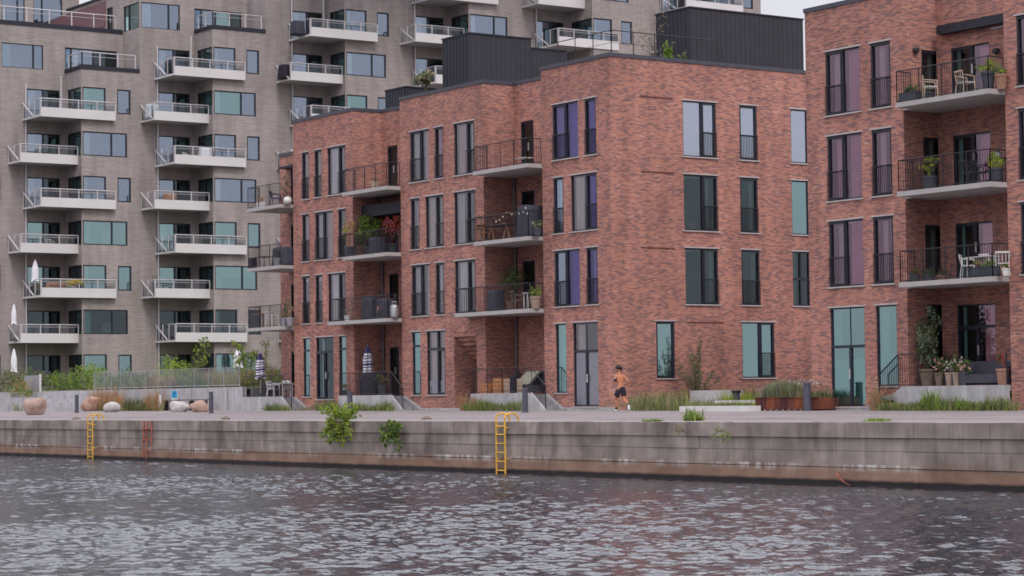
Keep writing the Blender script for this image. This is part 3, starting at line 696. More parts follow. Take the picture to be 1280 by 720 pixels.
    a = ux(482, 60.6, 17.2); z = zat(112, a, 60.6); clad('rooftop_box', a-.01, a+1.9, 60.6, 62.4, 16.21, z)
    rr = MB(); yy = YF+.5
    def rooftop_rail(p, q):
        p, q = Vector(p), Vector(q); n = max(1, round((q-p).length/1.25)); up = Vector((0, 0, 1.05))
        rr.bar(p+up, q+up, .022, 'rail_metal'); rr.bar(p+up*.5, q+up*.5, .01, 'rail_metal')
        for i in range(n+1): rr.bar(p+(q-p)*i/n, p+(q-p)*i/n+up, .02, 'rail_metal')
    rooftop_rail((-80.5, yy, 16.72), (C1-.5, yy, 16.72)); rooftop_rail((C1-.5, yy, 16.72), (C1-.5, 64.0, 16.72))
    rr.build('roof_railing', root, P)
    for W in (A, B, C, S, L1, L2, L0): W.fit(root)
    return root
MID = middle_building()

def right_building():
    root = thing('brick_apartment_building', 'red brick apartment block at the right edge, with mauve windows and deep balconies', 'apartment building', (-56, 63, 1.9), 0)
    P = root.location
    D0, D1, E0, E1 = -64.1, -59.02, -54.19, -42.0
    zb, zt, y1 = 1.5, 16.62, 69.6
    f = Fc('Y', YF); D, E = Wall(f, D0, D1, zb, zt), Wall(f, E0, E1, zb, zt)
    mv = 'glass_mauve'; H = (5.59, 8.76, 11.89, 15.01); S_ = (2.64, 6.36, 9.51, 12.66)
    def wd(curtl='curtain_grey', curtr='curtain_mauve', **k): return dict(glass_=mv, mull=(.47,), sash=(0, .47), rail=(0, .48), curt=[(.12, .42, curtl), (.52, 1, curtr)], **k)
    def add(W, a, b, r, k, z0=None, z1=None):
        zz0 = S_[r] if z0 is None else z0; zz1 = H[r] if z1 is None else z1; zm = (zz0+zz1)/2
        u = (ux(a, W.fc.c, zm), ux(b, W.fc.c, zm)) if W.fc.a == 'Y' else (uy(a, W.fc.c, zm), uy(b, W.fc.c, zm)); W.add(u[0], u[1], zz0, zz1, **k)
    nr_ = lambda c='curtain_grey': dict(glass_=mv, sash=(0, 1), rail=(0, 1), curt=[(.2, .55, c)])
    add(D, 1032, 1074.8, 3, wd()); add(D, 1088.4, 1113, 3, nr_()); add(D, 1034.5, 1077, 2, wd('curtain_pink')); add(D, 1090.3, 1114.6, 2, nr_())
    add(D, 1036.6, 1079, 1, wd('curtain_teal', 'curtain_mauve', blind=(.05, 'curtain_white'))); add(D, 1092, 1116.8, 1, nr_('curtain_grey'))
    add(D, 1038.5, 1081.5, 0, dict(name='door', glass_='glass_teal', mull=(.55,), trans=4.17, frost=(3.72, 'frosted_teal'), curt=[(0, .25, 'curtain_teal', 4.2)]), z0=2.0)
    add(D, 1095.6, 1121.5, 0, dict(glass_='glass_teal', frost=(3.85, 'frosted_teal'), curt=[(0, .5, 'curtain_teal')]), z0=2.72)
    for r in (3, 2, 1): E.add(-53.62, -51.6, S_[r], H[r], glass_=mv, mull=(.5,), sash=(0, .5), rail=(0, .5))
    E.add(-53.5, -51.6, 2.6, H[0], glass_='glass_dark')
    Rn, L = Wall(Fc('X', D1), YF, YB, zb, zt), Wall(Fc('Y', YB), D1, E0, zb, zt)
    dz = (2.75, 6.36, 9.5, 12.64)
    for r, (a, b) in enumerate(((1160, 1184), (1157, 1181.5), (1155, 1179), (1152.3, 1176.6))):
        add(Rn, a, b, r, dict(glass_='glass_dark', profile=False, sash=(0, 1), name='window', curt=[(.5, .75, 'curtain_teal')], trans=(4.75 if r == 0 else None), roomd=1.0), z0=dz[r], z1=H[r]-.35+(.35 if r == 0 else 0))
    for r, (a, b) in enumerate(((1197, 1245), (1195, 1241.5), (1192, 1238.6), (1189.5, 1237))):
        k = dict(glass_='glass_dark', panes=['glass_dark', mv], profile=False, mull=(.52,), sash=(0, .52), curt=[(.02, .16, 'curtain_teal'), (.6, .95, 'curtain_mauve' if r > 1 else 'curtain_pink')], trans=(4.75 if r == 0 else None), name='door')
        add(L, a, b, r, k, z0=dz[r], z1=H[r]-.35+(.3 if r == 0 else 0))
    w = MB()
    for q in (D, E, Rn, L): q.cut(w)
    Fc('X', E0, -1).quad(w, YF, YB, zb, zt, 0, BR); Fc('X', D0, -1).quad(w, YF, y1, zb, zt, 0, BR)
    Fc('Y', y1, -1).quad(w, D0, E1, zb, zt, 0, BR); Fc('X', E1).quad(w, YF, y1, zb, zt, 0, BR)
    w.build('brick_wall', root, P)
    pm = MB(); pm.box(D0-.02, D1, YF-.03, YF+.05, 1.4, 1.98, 'pale_concrete'); pm.build('plinth', root, P)
    cm = MB(); o = .04; cap(cm, D0-o, D1+o, YF-o, YF+.4, z=zt); cap(cm, E0-o, E1, YF-o, YF+.4, z=zt); cap(cm, D1-.36, E0+.3, YB-o, YB+.4, z=zt, h=.158); cap(cm, D1-.36, D1+o+.002, YF+.4, YB-o, z=zt, h=.159)
    cap(cm, E0-.04, E0+.3, YF+.4, YB-o, z=zt, h=.157); cap(cm, D0-o, D0+.36, YF+.4, y1, z=zt, h=.156); cm.build('parapet_cap', root, P)
    rm = MB(); rm.poly([(D0, YB, 16.2), (E1, YB, 16.2), (E1, y1, 16.2), (D0, y1, 16.2)], 'grey_concrete')
    for a, b in ((D0, D1), (E0, E1)): rm.poly([(a, YF, 16.202), (b, YF, 16.202), (b, YB, 16.202), (a, YB, 16.202)], 'grey_concrete')
    rm.build('roof', root, P)
    rr = MB(); x = D0+1.9
    for x in (D0+2.0,): rr.bar((x, YF+.3, zt), (x, YF+.3, zt+1.2), .03, 'rail_metal')
    rr.build('roof_post', root, P)
    aw = MB(); a0, _ = onY(1176, 40, YB-.1); aw.box(a0, E0-.05, YB-.32, YB-.003, 15.18, 15.5, 'cladding_dark')
    aw.bar((a0+2.6, YB-.3, 15.02), (E0-.3, YB-.6, 14.98), .035, 'pipe_zinc', 6); aw.build('awning', root, P)
    for x, y, z in ((D1+.08, YF+.6, 14.6),): 
        lm = MB(); lm.lathe(x, y, [(.02, z-.1), (.12, z-.04), (.12, z+.06), (.03, z+.1)], 'dark_metal', 10); lm.build('wall_lamp', root, P)
    lm = MB(); xx, zz = onY(1245, 64, YB-.15); lm.lathe(xx, YB-.15, [(.02, zz-.12), (.13, zz-.05), (.13, zz+.07), (.03, zz+.11)], 'dark_metal', 10); lm.build('wall_lamp', root, P)
    for z in (12.6, 9.48, 6.31): balcony(root, -58.62, E0-.01, z, xface=D1)
    for W in (D, E, Rn, L): W.fit(root)
    return root
RGT = right_building()

# ------------------------------------------------------------------ stepped grey building behind
GX = [-146.5, -143.8, -141.1, -138.6, -135.9, -132.9, -130.2]
GC = [58.2, 64.38, 72.85, 81.9, 90.5, 99.2, 108.5]
GC2 = {1: 68.7, 2: 77.0}; GT = {0: 28.0, 1: 24.95, 2: 27.98}
zh = lambda n: 5.70+3.005*n
def isN(k, n): return (n % 2 == 0) if k % 2 == 1 else (n % 2 == 1)
def gl_for(n):
    if n == 0: return ('glass_teal', 'glass_teal')
    if n == 1: return ('glass_dark', 'glass_dark')
    if n <= 3: return ('glass_teal', 'glass_teal')
    return ('glass_blue', 'glass_blue') if n != 6 else ('glass_teal', 'glass_blue')
def grey_building():
    root = thing('grey_apartment_building', 'tall grey brick apartment block stepping back in bays, with white balconies and corner windows', 'apartment building', (-146, 85, 2), 0)
    P = root.location; G = 'grey_brick'; w = MB(); walls = []
    zb = 1.5; GE = 112.85; zt1 = onY(130, -2, 68.7)[1]
    vis = {0: range(0, 8), 1: range(0, 9), 2: range(0, 8), 3: range(5, 9), 4: range(7, 10), 5: range(7, 10), 6: range(8, 11)}
    top = lambda k: zt1 if k == 1 else (GT[0] if k == 0 else 38.5)
    def recess_add(W, k, n, c):
        h = zh(n); f0, f1 = c-2.78, c-.38
        W.add(f0, f1, h-2.1, h, name='window', profile=False, glass_=gl_for(n)[0] if n > 1 else 'glass_dark', panes=[gl_for(n)[1] if n > 1 else 'glass_dark', 'glass_dark'], mull=(.5,), fw=.07, dr=.08, curt=[(.0, .3, 'curtain_grey')] if random.random() < .4 else ())
    for k in range(0, 7):
        f = Fc('X', GX[k]); u0 = GC[k]; u1 = GC[k+1] if k < 6 else GE
        if k == 0: W = Wall(f, u0, u1, zb, GT[0], G); W2 = Wall(f, u1, GC2[1], GT[1], GT[0], G)
        elif k == 1: W = Wall(f, u0, GC2[1], zb, GT[1], G); W2 = Wall(f, GC2[1], u1, zb, zt1, G); W3 = Wall(f, u1, GC2[2], GT[2], zt1, G)
        elif k == 2: W = Wall(f, u0, GC2[2], zb, GT[2], G); W2 = Wall(f, GC2[2], u1, zb, top(k), G); W3 = None
        else: W = Wall(f, u0, u1, zb, top(k), G); W2 = W3 = None
        def put(*a, **kw):
            a = list(a); um, zm = (a[0]+a[1])/2, a[2]
            for q in (W, W2, W3 if k == 1 else None):
                if q is not None and q.u0-.01 <= a[0] and a[1] <= q.u1+.01 and q.z0 <= a[2] and a[3] <= q.z1: q.add(*a, **kw); return
        # keep upright split lines out of openings: openings crossing c' are cut in both halves
        for n in vis[k]:
            h = zh(n); s = h-1.65; ga, gb = gl_for(n); c = GC[k]
            if k == 0:
                if isN(1, n): put(58.55, 59.72, s, h, profile=False, glass_=gb, dr=.08)
                if n == 7: put(uy(2, GX[0], h-1), uy(54, GX[0], h-1), s, h, profile=False, glass_='glass_blue', mull=(.77,), dr=.08, curt=[(0, .25, 'blind_teal')])
            elif k in GT and n == (7 if k == 1 else 8): continue
            elif k == 1 and n == 8:
                cc = GC2[1]; put(cc+.1, cc+3.05, s, h+.12, profile=False, rin=.16, glass_='glass_blue', mull=(.72,), dr=.08, curt=[(0, .3, 'curtain_white')])
            else:
                if isN(k, n):
                    big(W, c+.08, c+1.78, s, h, dict(profile=False, rin=.16, glass_=ga, dr=.08, fw=.08, curt=[(0, .3, 'blind_teal')] if n > 1 else [(0, .3, 'curtain_teal')])) if True else None
                    put(c+2.62, c+3.62, s-.05, h-.02, profile=False, glass_=gb, dr=.08, fw=.09)
                else:
                    big(W, c+.08, c+3.34, s, h, dict(profile=False, rin=.16, glass_=ga, panes=[ga, gb], mull=(.655,), dr=.08, fw=.08, curt=[(0, .2, 'curtain_white' if n > 3 else 'blind_teal')], blind=((.5, 'frosted_teal') if (k, n) == (2, 2) else None)))
            # recess door of the next unit lies on this plane
        if k < 6:
            for n in vis[k+1]:
                if k+1 in GT and n >= (7 if k+1 == 1 else 8): continue
                if k == 0 and n == 8: continue
                recess_add(W2 if k in (1, 2) else W, k, n, GC[k+1])
        if k == 0:
            h = zh(7)
            # window behind the first roof terrace, spanning the upper strip
            q = W2; q.add(GC[1]+.02, uy(146, GX[0], 26), GT[1]+.05, h, profile=False, glass_='glass_blue', panes=['glass_blue', 'glass_dark'], mull=(.55,), dr=.08, fw=.08, curt=[(0, .3, 'curtain_white')])
            W.add(uy(89, GX[0], 26), GC[1]-.02, GT[1]+.05, h, profile=False, glass_='glass_blue', dr=.08, fw=.08)
        if k == 1:
            h = zh(8); W3.add(GC[2]+.02, uy(302, GX[1], 29), GT[2]+.03, h, profile=False, glass_='glass_teal', panes=['glass_blue', 'glass_teal'], mull=(.45,), dr=.08, fw=.08)
            W2.add(uy(252, GX[1], 29), GC[2]-.02, GT[2]+.03, h, profile=False, glass_='glass_blue', dr=.08, fw=.08)
        walls += [q for q in (W, W2, W3 if k == 1 else None) if q is not None]
        # side wall of the bay, towards the water
        if k > 0:
            sW = Wall(Fc('Y', GC[k]), GX[k-1], GX[k], zb, GT.get(k, 38.5), G)
            for n in vis[k]:
                if k in GT and n >= (7 if k == 1 else 8): continue
                h = zh(n); sW.add(GX[k-1]+.38, GX[k]-.08, h-1.65, h, profile=False, glass_='glass_dark' if n < 4 else 'glass_teal', panes=['glass_dark', 'glass_dark'] if n < 5 else ['glass_dark', 'glass_teal'], mull=(.45,), dr=.08, fw=.07, room=None)
            walls.append(sW)
            if k in GC2:
                sW = Wall(Fc('Y', GC2[k]), GX[k-1], GX[k], GT[k], zt1 if k == 1 else 38.5, G)
                if k == 1: h = zh(8); sW.add(GX[0]+.12, GX[1]-.08, h-1.65, h+.12, profile=False, glass_='glass_teal', mull=(.3,), dr=.08, room=None)
                walls.append(sW)
    for q in walls: q.cut(w)
    # ends, backs, roofs
    Fc('Y', GC[0]).quad(w, -160, GX[0], zb, GT[0], 0, G)
    sw = Wall(Fc('Y', 68.7), -156, GX[0], GT[0], zt1, G); xa, xb = ux(133.5, 68.7, 29), ux(141, 68.7, 29); sw.add(xa, xb, GT[0]+.05, GT[0]+2.15, name='door', profile=False, glass_='glass_dark', roomd=.6); sw.cut(w); walls.append(sw)
    Fc('Y', 77.0).quad(w, -160, GX[1], zt1, 38.5, 0, G)
    Fc('Y', GE, -1).quad(w, -160, GX[6], zb, 38.5, 0, G); Fc('X', -160, -1).quad(w, GC[0], GE, zb, GT[0], 0, G); Fc('X', -160, -1).quad(w, 77, GE, GT[0], 38.5, 0, G)
    w.build('grey_wall', root, P)
    r = MB()
    r.poly([(-160, GC[0], GT[0]-.01), (GX[0], GC[0], GT[0]-.01), (GX[0], 68.7, GT[0]-.01), (-160, 68.7, GT[0]-.01)], 'grey_concrete')
    r.poly([(GX[0], GC[1], GT[1]-.01), (GX[1], GC[1], GT[1]-.01), (GX[1], 68.7, GT[1]-.01), (GX[0], 68.7, GT[1]-.01)], 'grey_concrete')
    r.poly([(GX[1], GC[2], GT[2]-.01), (GX[2], GC[2], GT[2]-.01), (GX[2], 77, GT[2]-.01), (GX[1], 77, GT[2]-.01)], 'grey_concrete')
    r.poly([(-156, 68.7, zt1), (GX[1], 68.7, zt1), (GX[1], 77, zt1), (-156, 77, zt1)], 'grey_concrete')
    r.box(-160, GX[6], 77.01, GE-.01, 38.4, 38.5, 'grey_concrete'); r.build('roof', root, P)
    # dark copings of the terraces and their railings
    c = MB(); c.box(GX[0]-.3, GX[0]+.06, GC[0]-.05, 68.66, GT[0]-.02, GT[0]+.26, 'cladding_dark')
    c.box(GX[1]-.3, GX[1]+.06, GC[1]-.06, 68.66, GT[1]-.02, GT[1]+.24, 'cladding_dark'); c.box(GX[0]+.07, GX[1]-.3, GC[1]-.06, GC[1]+.25, GT[1]-.02, GT[1]+.238, 'cladding_dark')
    c.box(GX[2]-.3, GX[2]+.06, GC[2]-.06, 76.96, GT[2]-.02, GT[2]+.24, 'cladding_dark'); c.box(GX[1]+.07, GX[2]-.3, GC[2]-.06, GC[2]+.25, GT[2]-.02, GT[2]+.238, 'cladding_dark')
    c.box(-155.9, GX[0]-.35, 68.62, 68.72, zt1-.02, zt1+.16, 'cladding_dark'); c.build('coping', root, P)
    def light_rail(mb, p, q, h, post=1.7, base=0):
        p, q = Vector(p), Vector(q); n = max(1, round((q-p).length/post)); up = Vector((0, 0, 1))
        mb.bar(p+up*h, q+up*h, .04, 'light_metal')
        mb.bar(p+up*(h-.28), q+up*(h-.28), .018, 'light_metal')
        for i in range(n+1): a = p+(q-p)*i/n; mb.bar(a+up*base, a+up*h, .045, 'light_metal')
    tr = MB(); light_rail(tr, (GX[0]-.1, GC[0]+.2, GT[0]+.2), (GX[0]-.1, 68.2, GT[0]+.2), 1.0); tr.build('terrace_railing', root, P)
    tr = MB(); light_rail(tr, (GX[1]-.1, GC[1]+.1, GT[1]+.2), (GX[1]-.1, 68.4, GT[1]+.2), .95, 1.4); light_rail(tr, (GX[0]+.4, GC[1]+.1, GT[1]+.2), (GX[1]-.1, GC[1]+.1, GT[1]+.2), .95, 1.2); tr.build('terrace_railing', root, P)
    tr = MB(); light_rail(tr, (GX[2]-.1, GC[2]+.1, GT[2]+.2), (GX[2]-.1, 76.7, GT[2]+.2), .95, 1.4); light_rail(tr, (GX[1]+.4, GC[2]+.1, GT[2]+.2), (GX[2]-.1, GC[2]+.1, GT[2]+.2), .95, 1.2); tr.build('terrace_railing', root, P)
    # reddish cladding along the back of the terrace
    cl = MB(); cl.box(ux(60, 68.68, 29), xa-.15, 68.60, 68.695, GT[0]+.9, zt1-.25, 'leaf_plum' if False else 'mauve_cladding'); cl.build('timber_cladding', root, P)
    # penthouse at the far left
    ph = Wall(Fc('X', -158.5), 60.0, uy(99, -158.5, 31), GT[0], 38, G)
    for a, b, m in ((2, 31, (.7,)), (42, 78, (.3,))): ph.add(uy(a, -158.5, 30), uy(b, -158.5, 30), GT[0]+1.35 if a > 10 else GT[0]+.8, 34.5 if a < 10 else 32.4, profile=False, glass_='glass_blue', mull=m, roomd=1)
    pm = MB(); ph.cut(pm); Fc('Y', ph.u1, -1).quad(pm, -164, -158.5, GT[0], 38, 0, G); Fc('Y', 60.0).quad(pm, -164, -158.5, GT[0], 38, 0, G); pm.poly([(-164, 60, 38), (-158.5, 60, 38), (-158.5, ph.u1, 38), (-164, ph.u1, 38)], 'grey_concrete')
    pm.build('penthouse', root, P); walls.append(ph)
    for q in walls: q.fit(root)
    # balconies
    def gb(k, n):
        N = isN(k, n); c0 = GC[k]; xw = GX[k-1]; h = zh(n); zb_ = h-2.2; zp = h-1.60; zr = h-1.02
        y0 = c0-3.05 if N else c0-4.08; xf = xw+(3.02 if N else 2.05); y1 = c0+2.3 if N else c0-.01
        m = MB(); m.box(xw+.003, xf, y0, min(y1, c0-.005), zb_, zb_+.14, 'slab_concrete')
        if N: m.box(GX[k]+.004, xf, c0-.005, y1, zb_+.002, zb_+.138, 'slab_concrete')
        m.box(xf, xf+.07, y0-.02, y1+.02, zb_-.03, zp, 'white_panel')
        if N: m.box(GX[k]+.003, xf, y1, y1+.05, zb_-.02, zp, 'white_panel')
        m.box(xw+.003, xf, y0-.05, y0, zb_-.03, zb_+.1, 'white_panel')
        b = m.build('balcony', root, P)
        q = MB(); yl = y0-.02; L = xf-xw
        q.bar((xf+.03, y0, zr), (xf+.03, y1, zr), .04, 'light_metal'); q.bar((xf+.03, y0, zr-.16), (xf+.03, y1, zr-.16), .015, 'light_metal')
        nn = max(2, round((y1-y0)/1.35))
        for i in range(nn+1): y = y0+(y1-y0)*i/nn; q.bar((xf+.03, y, zp), (xf+.03, y, zr), .042, 'light_metal')
        q.bar((xw+L*.62, yl, zr), (xf, yl, zr), .03, 'light_metal')
        for t in ((.03, .36, .68, .98) if N else (.03, .5, .98)): q.bar((xw+L*t, yl, zb_), (xw+L*t, yl, zr), .042, 'light_metal')
        q.bar((xw+.05, yl-.03, zr+.02), (xw+L*(.62 if N else .9), yl-.03, zb_+.12), .06, 'light_metal')
        if N: q.bar((xf, y1, zr), (GX[k]+.05, y1, zr), .03, 'light_metal')
        q.build('balcony_railing', b, P)
        q = MB(); q.poly([(xf+.03, y0+.05, zp), (xf+.03, y1-.05, zp), (xf+.03, y1-.05, zr-.05), (xf+.03, y0+.05, zr-.05)], 'glass_rail'); q.poly([(xw+.1, yl, zb_+.12), (xf-.05, yl, zb_+.12), (xf-.05, yl, zr-.05), (xw+.1, yl, zr-.35)], 'glass_rail'); q.build('glass_panel', b, P)
    for k, ns in ((1, range(1, 7)), (2, range(1, 8)), (3, range(1, 9)), (4, (7, 8, 9)), (5, (8, 9)), (6, (8, 9))):
        for n in ns: gb(k, n)
    for k in (1, 2, 3, 4, 5, 6): pipe(root, GX[k-1]+.1, GC[k]-2.88, 2.5 if k < 4 else 20, {1: 24.0, 2: 26.8}.get(k, 33), mat='light_metal', r=.06)
    for k in (1, 2, 3): 
        for n in ((6,) if k == 1 else (7,) if k == 2 else (8,)): pipe(root, GX[k-1]+.08, GC[k]-.3, zh(n)-1.6, zh(n)+1.0, mat='light_metal', r=.08)
    return root
def big(W, a, b, s, h, kw): W.add(a, b, s, h, **kw)
simple('mauve_cladding', (.16, .085, .095), .7, 0, .15)
GREY = grey_building()

# ------------------------------------------------------------------ vegetation helpers
def leaves(mb, blobs, n, size, mats, flat=.0, rng=random):
    """leaf faces through ellipsoids (cx,cy,cz,rx,ry,rz); clumped, uneven"""
    tot = sum(b[3]*b[5] for b in blobs)
    for b in blobs:
        k = max(4, int(n*b[3]*b[5]/tot)); clumps = []
        for _ in range(max(3, k//14)):
            while True:
                p = Vector((rng.uniform(-1, 1), rng.uniform(-1, 1), rng.uniform(-1, 1)))
                if .25 < p.length < 1: break
            clumps.append((p, rng.choice(mats)))
        for _ in range(k):
            p, mt = rng.choice(clumps); q = p+Vector((rng.gauss(0, .16), rng.gauss(0, .16), rng.gauss(0, .16)))
            c = Vector((b[0]+q.x*b[3], b[1]+q.y*b[4], b[2]+q.z*b[5])); s = size*rng.uniform(.6, 1.3)
            a = Vector((rng.gauss(0, 1), rng.gauss(0, 1), rng.gauss(0, 1)*(.6))).normalized(); t = a.orthogonal().normalized()
            t = (Matrix.Rotation(rng.uniform(0, 6.28), 3, a) @ t); u = a.cross(t)
            mb.poly([c-t*s, c-u*s*.42+t*s*.1, c+t*s, c+u*s*.42+t*s*.1], mt if rng.random() < .75 else rng.choice(mats))
def blades(mb, x0, x1, y0, y1, zf, h, n, mats, w=.02, lean=.35, hv=.4, rng=random, skew=0):
    for _ in range(n):
        y = rng.uniform(y0, y1); x = rng.uniform(x0, x1)+skew*(y-y0); z = zf(x, y) if callable(zf) else zf
        hh = h*rng.uniform(1-hv, 1+hv*.6)*(.72+.2*math.sin(x*2.3+y)+.16*math.sin(x*5.9+1)+.12*math.sin(x*11.3+y*4)); a = rng.uniform(0, 6.28); d = Vector((math.cos(a), math.sin(a), 0)); s = Vector((-d.y, d.x, 0))*w
        p = Vector((x, y, z)); m = p+d*hh*lean*.4+Vector((0, 0, hh*.6)); t = p+d*hh*lean+Vector((0, 0, hh)); mt = rng.choice(mats)
        mb.poly([p-s, p+s, m+s*.8, m-s*.8], mt); mb.poly([m-s*.8, m+s*.8, t], mt)
def branchy(mb, base, h, spread, n, r, mat, rng=random, up=.8):
    base = Vector(base); tips = []
    mb.bar(base, base+Vector((0, 0, h*.95)), r, mat, 6, r2=r*.25)
    for i in range(n):
        z = h*rng.uniform(.15, .85); a = rng.uniform(0, 6.28); L = spread*rng.uniform(.5, 1)*(1-.5*z/h)
        p = base+Vector((0, 0, z)); q = p+Vector((math.cos(a)*L*.6, math.sin(a)*L*.6, L*up)); t = q+Vector((math.cos(a)*L*.4, math.sin(a)*L*.4, L*up*.8))
        mb.bar(p, q, r*.4, mat, 4, r2=r*.25, cap=False); mb.bar(q, t, r*.25, mat, 3, r2=r*.08, cap=False); tips += [q, t]
    return tips

# ------------------------------------------------------------------ terraces in front of the brick buildings
YT = 56.92
def terrace(label, px0, px1, pxs, ps1, xd, rail0=None):
    zt_, zg = 2.62, 1.85
    X0, X1, Xs = ux(px0, YT, 2.3), ux(px1, YT, 2.5), ux(pxs, YT, 2.0)
    t = thing('raised_terrace', label, 'terrace', (X0, YT, gz(X0, YT)), 0, 'raised terraces in front of the brick buildings'); P = t.location
    mb = MB(); mb.prism([(X0, YT, zg-.1), (Xs, YT, zg-.1), (Xs, YT, zg+.12), (X1, YT, zt_+.04), (X0, YT, zt_+.04)], (0, .14, 0), 'pale_concrete'); 
    mb.build('front_wall', t, P)
    mb = MB(); mb.box(X0+.01, X1-.01, YT+.14, YF-.005, zt_-.2, zt_-.01, 'grey_concrete'); mb.box(X0+.01, xd-.01, YF-.005, YB-.01, zt_-.2, zt_-.012, 'grey_concrete'); mb.box(X0, X0+.12, YT+.14, YF-.01, zg-.1, zt_-.2, 'pale_concrete'); mb.build('deck', t, P)
    mb = MB(); n = 4
    xe = ux(ps1, YF-.2, 2.0)
    for i in range(n): mb.box(X1+(xe-X1)*i/n*.8, X1+(xe-X1)*(i+1)/n*.8, YT+.15, YF-.24, zg-.1, zt_-.02-(zt_-zg)*(i+.6)/n, 'grey_concrete')
    mb.build('steps', t, P)
    xb = xd-.0; mb = MB(); mb.prism([(xb-.1, YF-.23, zg-.1), (xe, YF-.23, zg-.1), (xe, YF-.23, zg+.1), (xb+.3, YF-.23, zt_-.02), (xb-.1, YF-.23, zt_-.02)], (0, .2, 0), 'grey_concrete'); mb.build('stair_cheek', t, P)
    r = MB(); rz = zt_+.04; ra = X0 if rail0 is None else ux(rail0, YT, 3)
    railing_run(r, (ra, YT+.07, rz), (X1, YT+.07, rz), 1.08, post=1.0)
    r.bar((X1, YT+.07, rz+1.08), (Xs, YT+.07, zg+1.1), .028, 'rail_metal')
    k = max(3, int((Xs-X1)/.11))
    for i in range(k+1):
        f = i/k; x = X1+(Xs-X1)*f; z = rz+(zg+.12-rz)*f; r.bar((x, YT+.07, z), (x, YT+.07, z+1.05), .009 if i < k else .024, 'rail_metal', 4, cap=False)
    r.build('terrace_railing', t, P); return t
terrace('pale raised terrace at the left end of the middle brick building, with white furniture', 303, 351, 363, 385, -102.98)
terrace('pale raised terrace with dark furniture and a closed striped parasol beside the bollard', 423, 488, 502, 527, -92.63)
terrace('pale raised terrace with pale cushions and orange boxes, below the string-lit balcony', 588, 663, 680.5, 703, -81.07, rail0=590)
def right_terrace():
    y = 57.5; X0, Xa, X1 = ux(1109, y, 2.3), ux(1127, y, 2.7), -54.22; zt_ = zat(482, -56.5, y); zg = 1.7
    t = thing('raised_terrace', 'long pale raised terrace full of flower pots, at the right edge building', 'terrace', (X0, y, 1.85), 0, 'raised terraces in front of the brick buildings'); P = t.location
    mb = MB(); mb.prism([(X0, y, zg), (X1, y, zg), (X1, y, zt_), (Xa, y, zt_), (X0, y, zt_-.45)], (0, .14, 0), 'pale_concrete'); mb.build('front_wall', t, P)
    mb = MB(); mb.box(-59, X1, y+.14, YB-.01, zt_-.2, zt_-.012, 'grey_concrete'); mb.build('deck', t, P)
    mb = MB(); xs_ = ux(1096, y, 2.3)
    for i in range(3): mb.box(xs_+(X0-xs_)*i/3, X0+.3, y+.16-.6, y+.05-.02, zg, 2.05+.16*i, 'grey_concrete')
    mb.build('steps', t, P)
    r = MB(); Xr0, Xr1 = ux(1121, y, 3.2), ux(1146, y, 3.2); rz = zt_
    railing_run(r, (Xr0, y+.07, rz), (Xr1, y+.07, rz), 1.12, post=.8)
    xl = ux(1097, y, 3)
    r.bar((Xr0, y+.07, rz+1.12), (xl, y+.07, 3.12), .028, 'rail_metal'); r.bar((xl, y+.07, 2.0), (xl, y+.07, 3.12), .025, 'rail_metal')
    for i in range(1, 11):
        f = i/11; x = Xr0+(xl-Xr0)*f; z1 = rz+1.12+(3.12-rz-1.12)*f; r.bar((x, y+.07, z1-1.0), (x, y+.07, z1), .009, 'rail_metal', 4, cap=False)
    r.bar((X1-.05, y+.07, rz), (X1-.05, y+.07, rz+1.1), .025, 'rail_metal'); r.build('terrace_railing', t, P)
right_terrace()

# ------------------------------------------------------------------ street furniture on the promenade
def bollard(px, py, ptop, label, mat='bollard_paint', r=.11):
    x, y, z = ground(px, py); h = zat(ptop, x, y)-z
    t = thing('bollard', label, 'bollard', (x, y, z), 0, 'bollards along the promenade')
    mb = MB(); mb.lathe(0, 0, [(r*1.25, 0), (r*1.25, .03), (r, .035), (r, h-.16), (r*.86, h-.155), (r*.86, h-.1), (r, h-.095), (r, h-.015), (r*.92, h)], mat, 14); mb.build('post', t)
    mb = MB(); mb.lathe(0, 0, [(r*.8, h-.156), (r*.8, h-.094)], 'white_panel', 12); mb.build('light_ring', t); return t
bollard(96, 516, 493.5, 'dark bollard between the two groups of pink boulders at the left')
bollard(264, 516.5, 489.5, 'dark bollard just right of the grey boulder pair by the bench rail')
bollard(437.5, 516, 489, 'dark bollard in front of the terrace with dark furniture', r=.12)
bollard(656.5, 515.5, 485, 'dark bollard in front of the terrace steps, right of the tall yellow ladder', r=.12)
bollard(1009.5, 513.5, 478, 'dark bollard standing in front of the rusty steel planter', r=.14)
bollard(200.5, 513.5, 494, 'pale slim bollard beside the small blue sign', 'white_panel', r=.09)

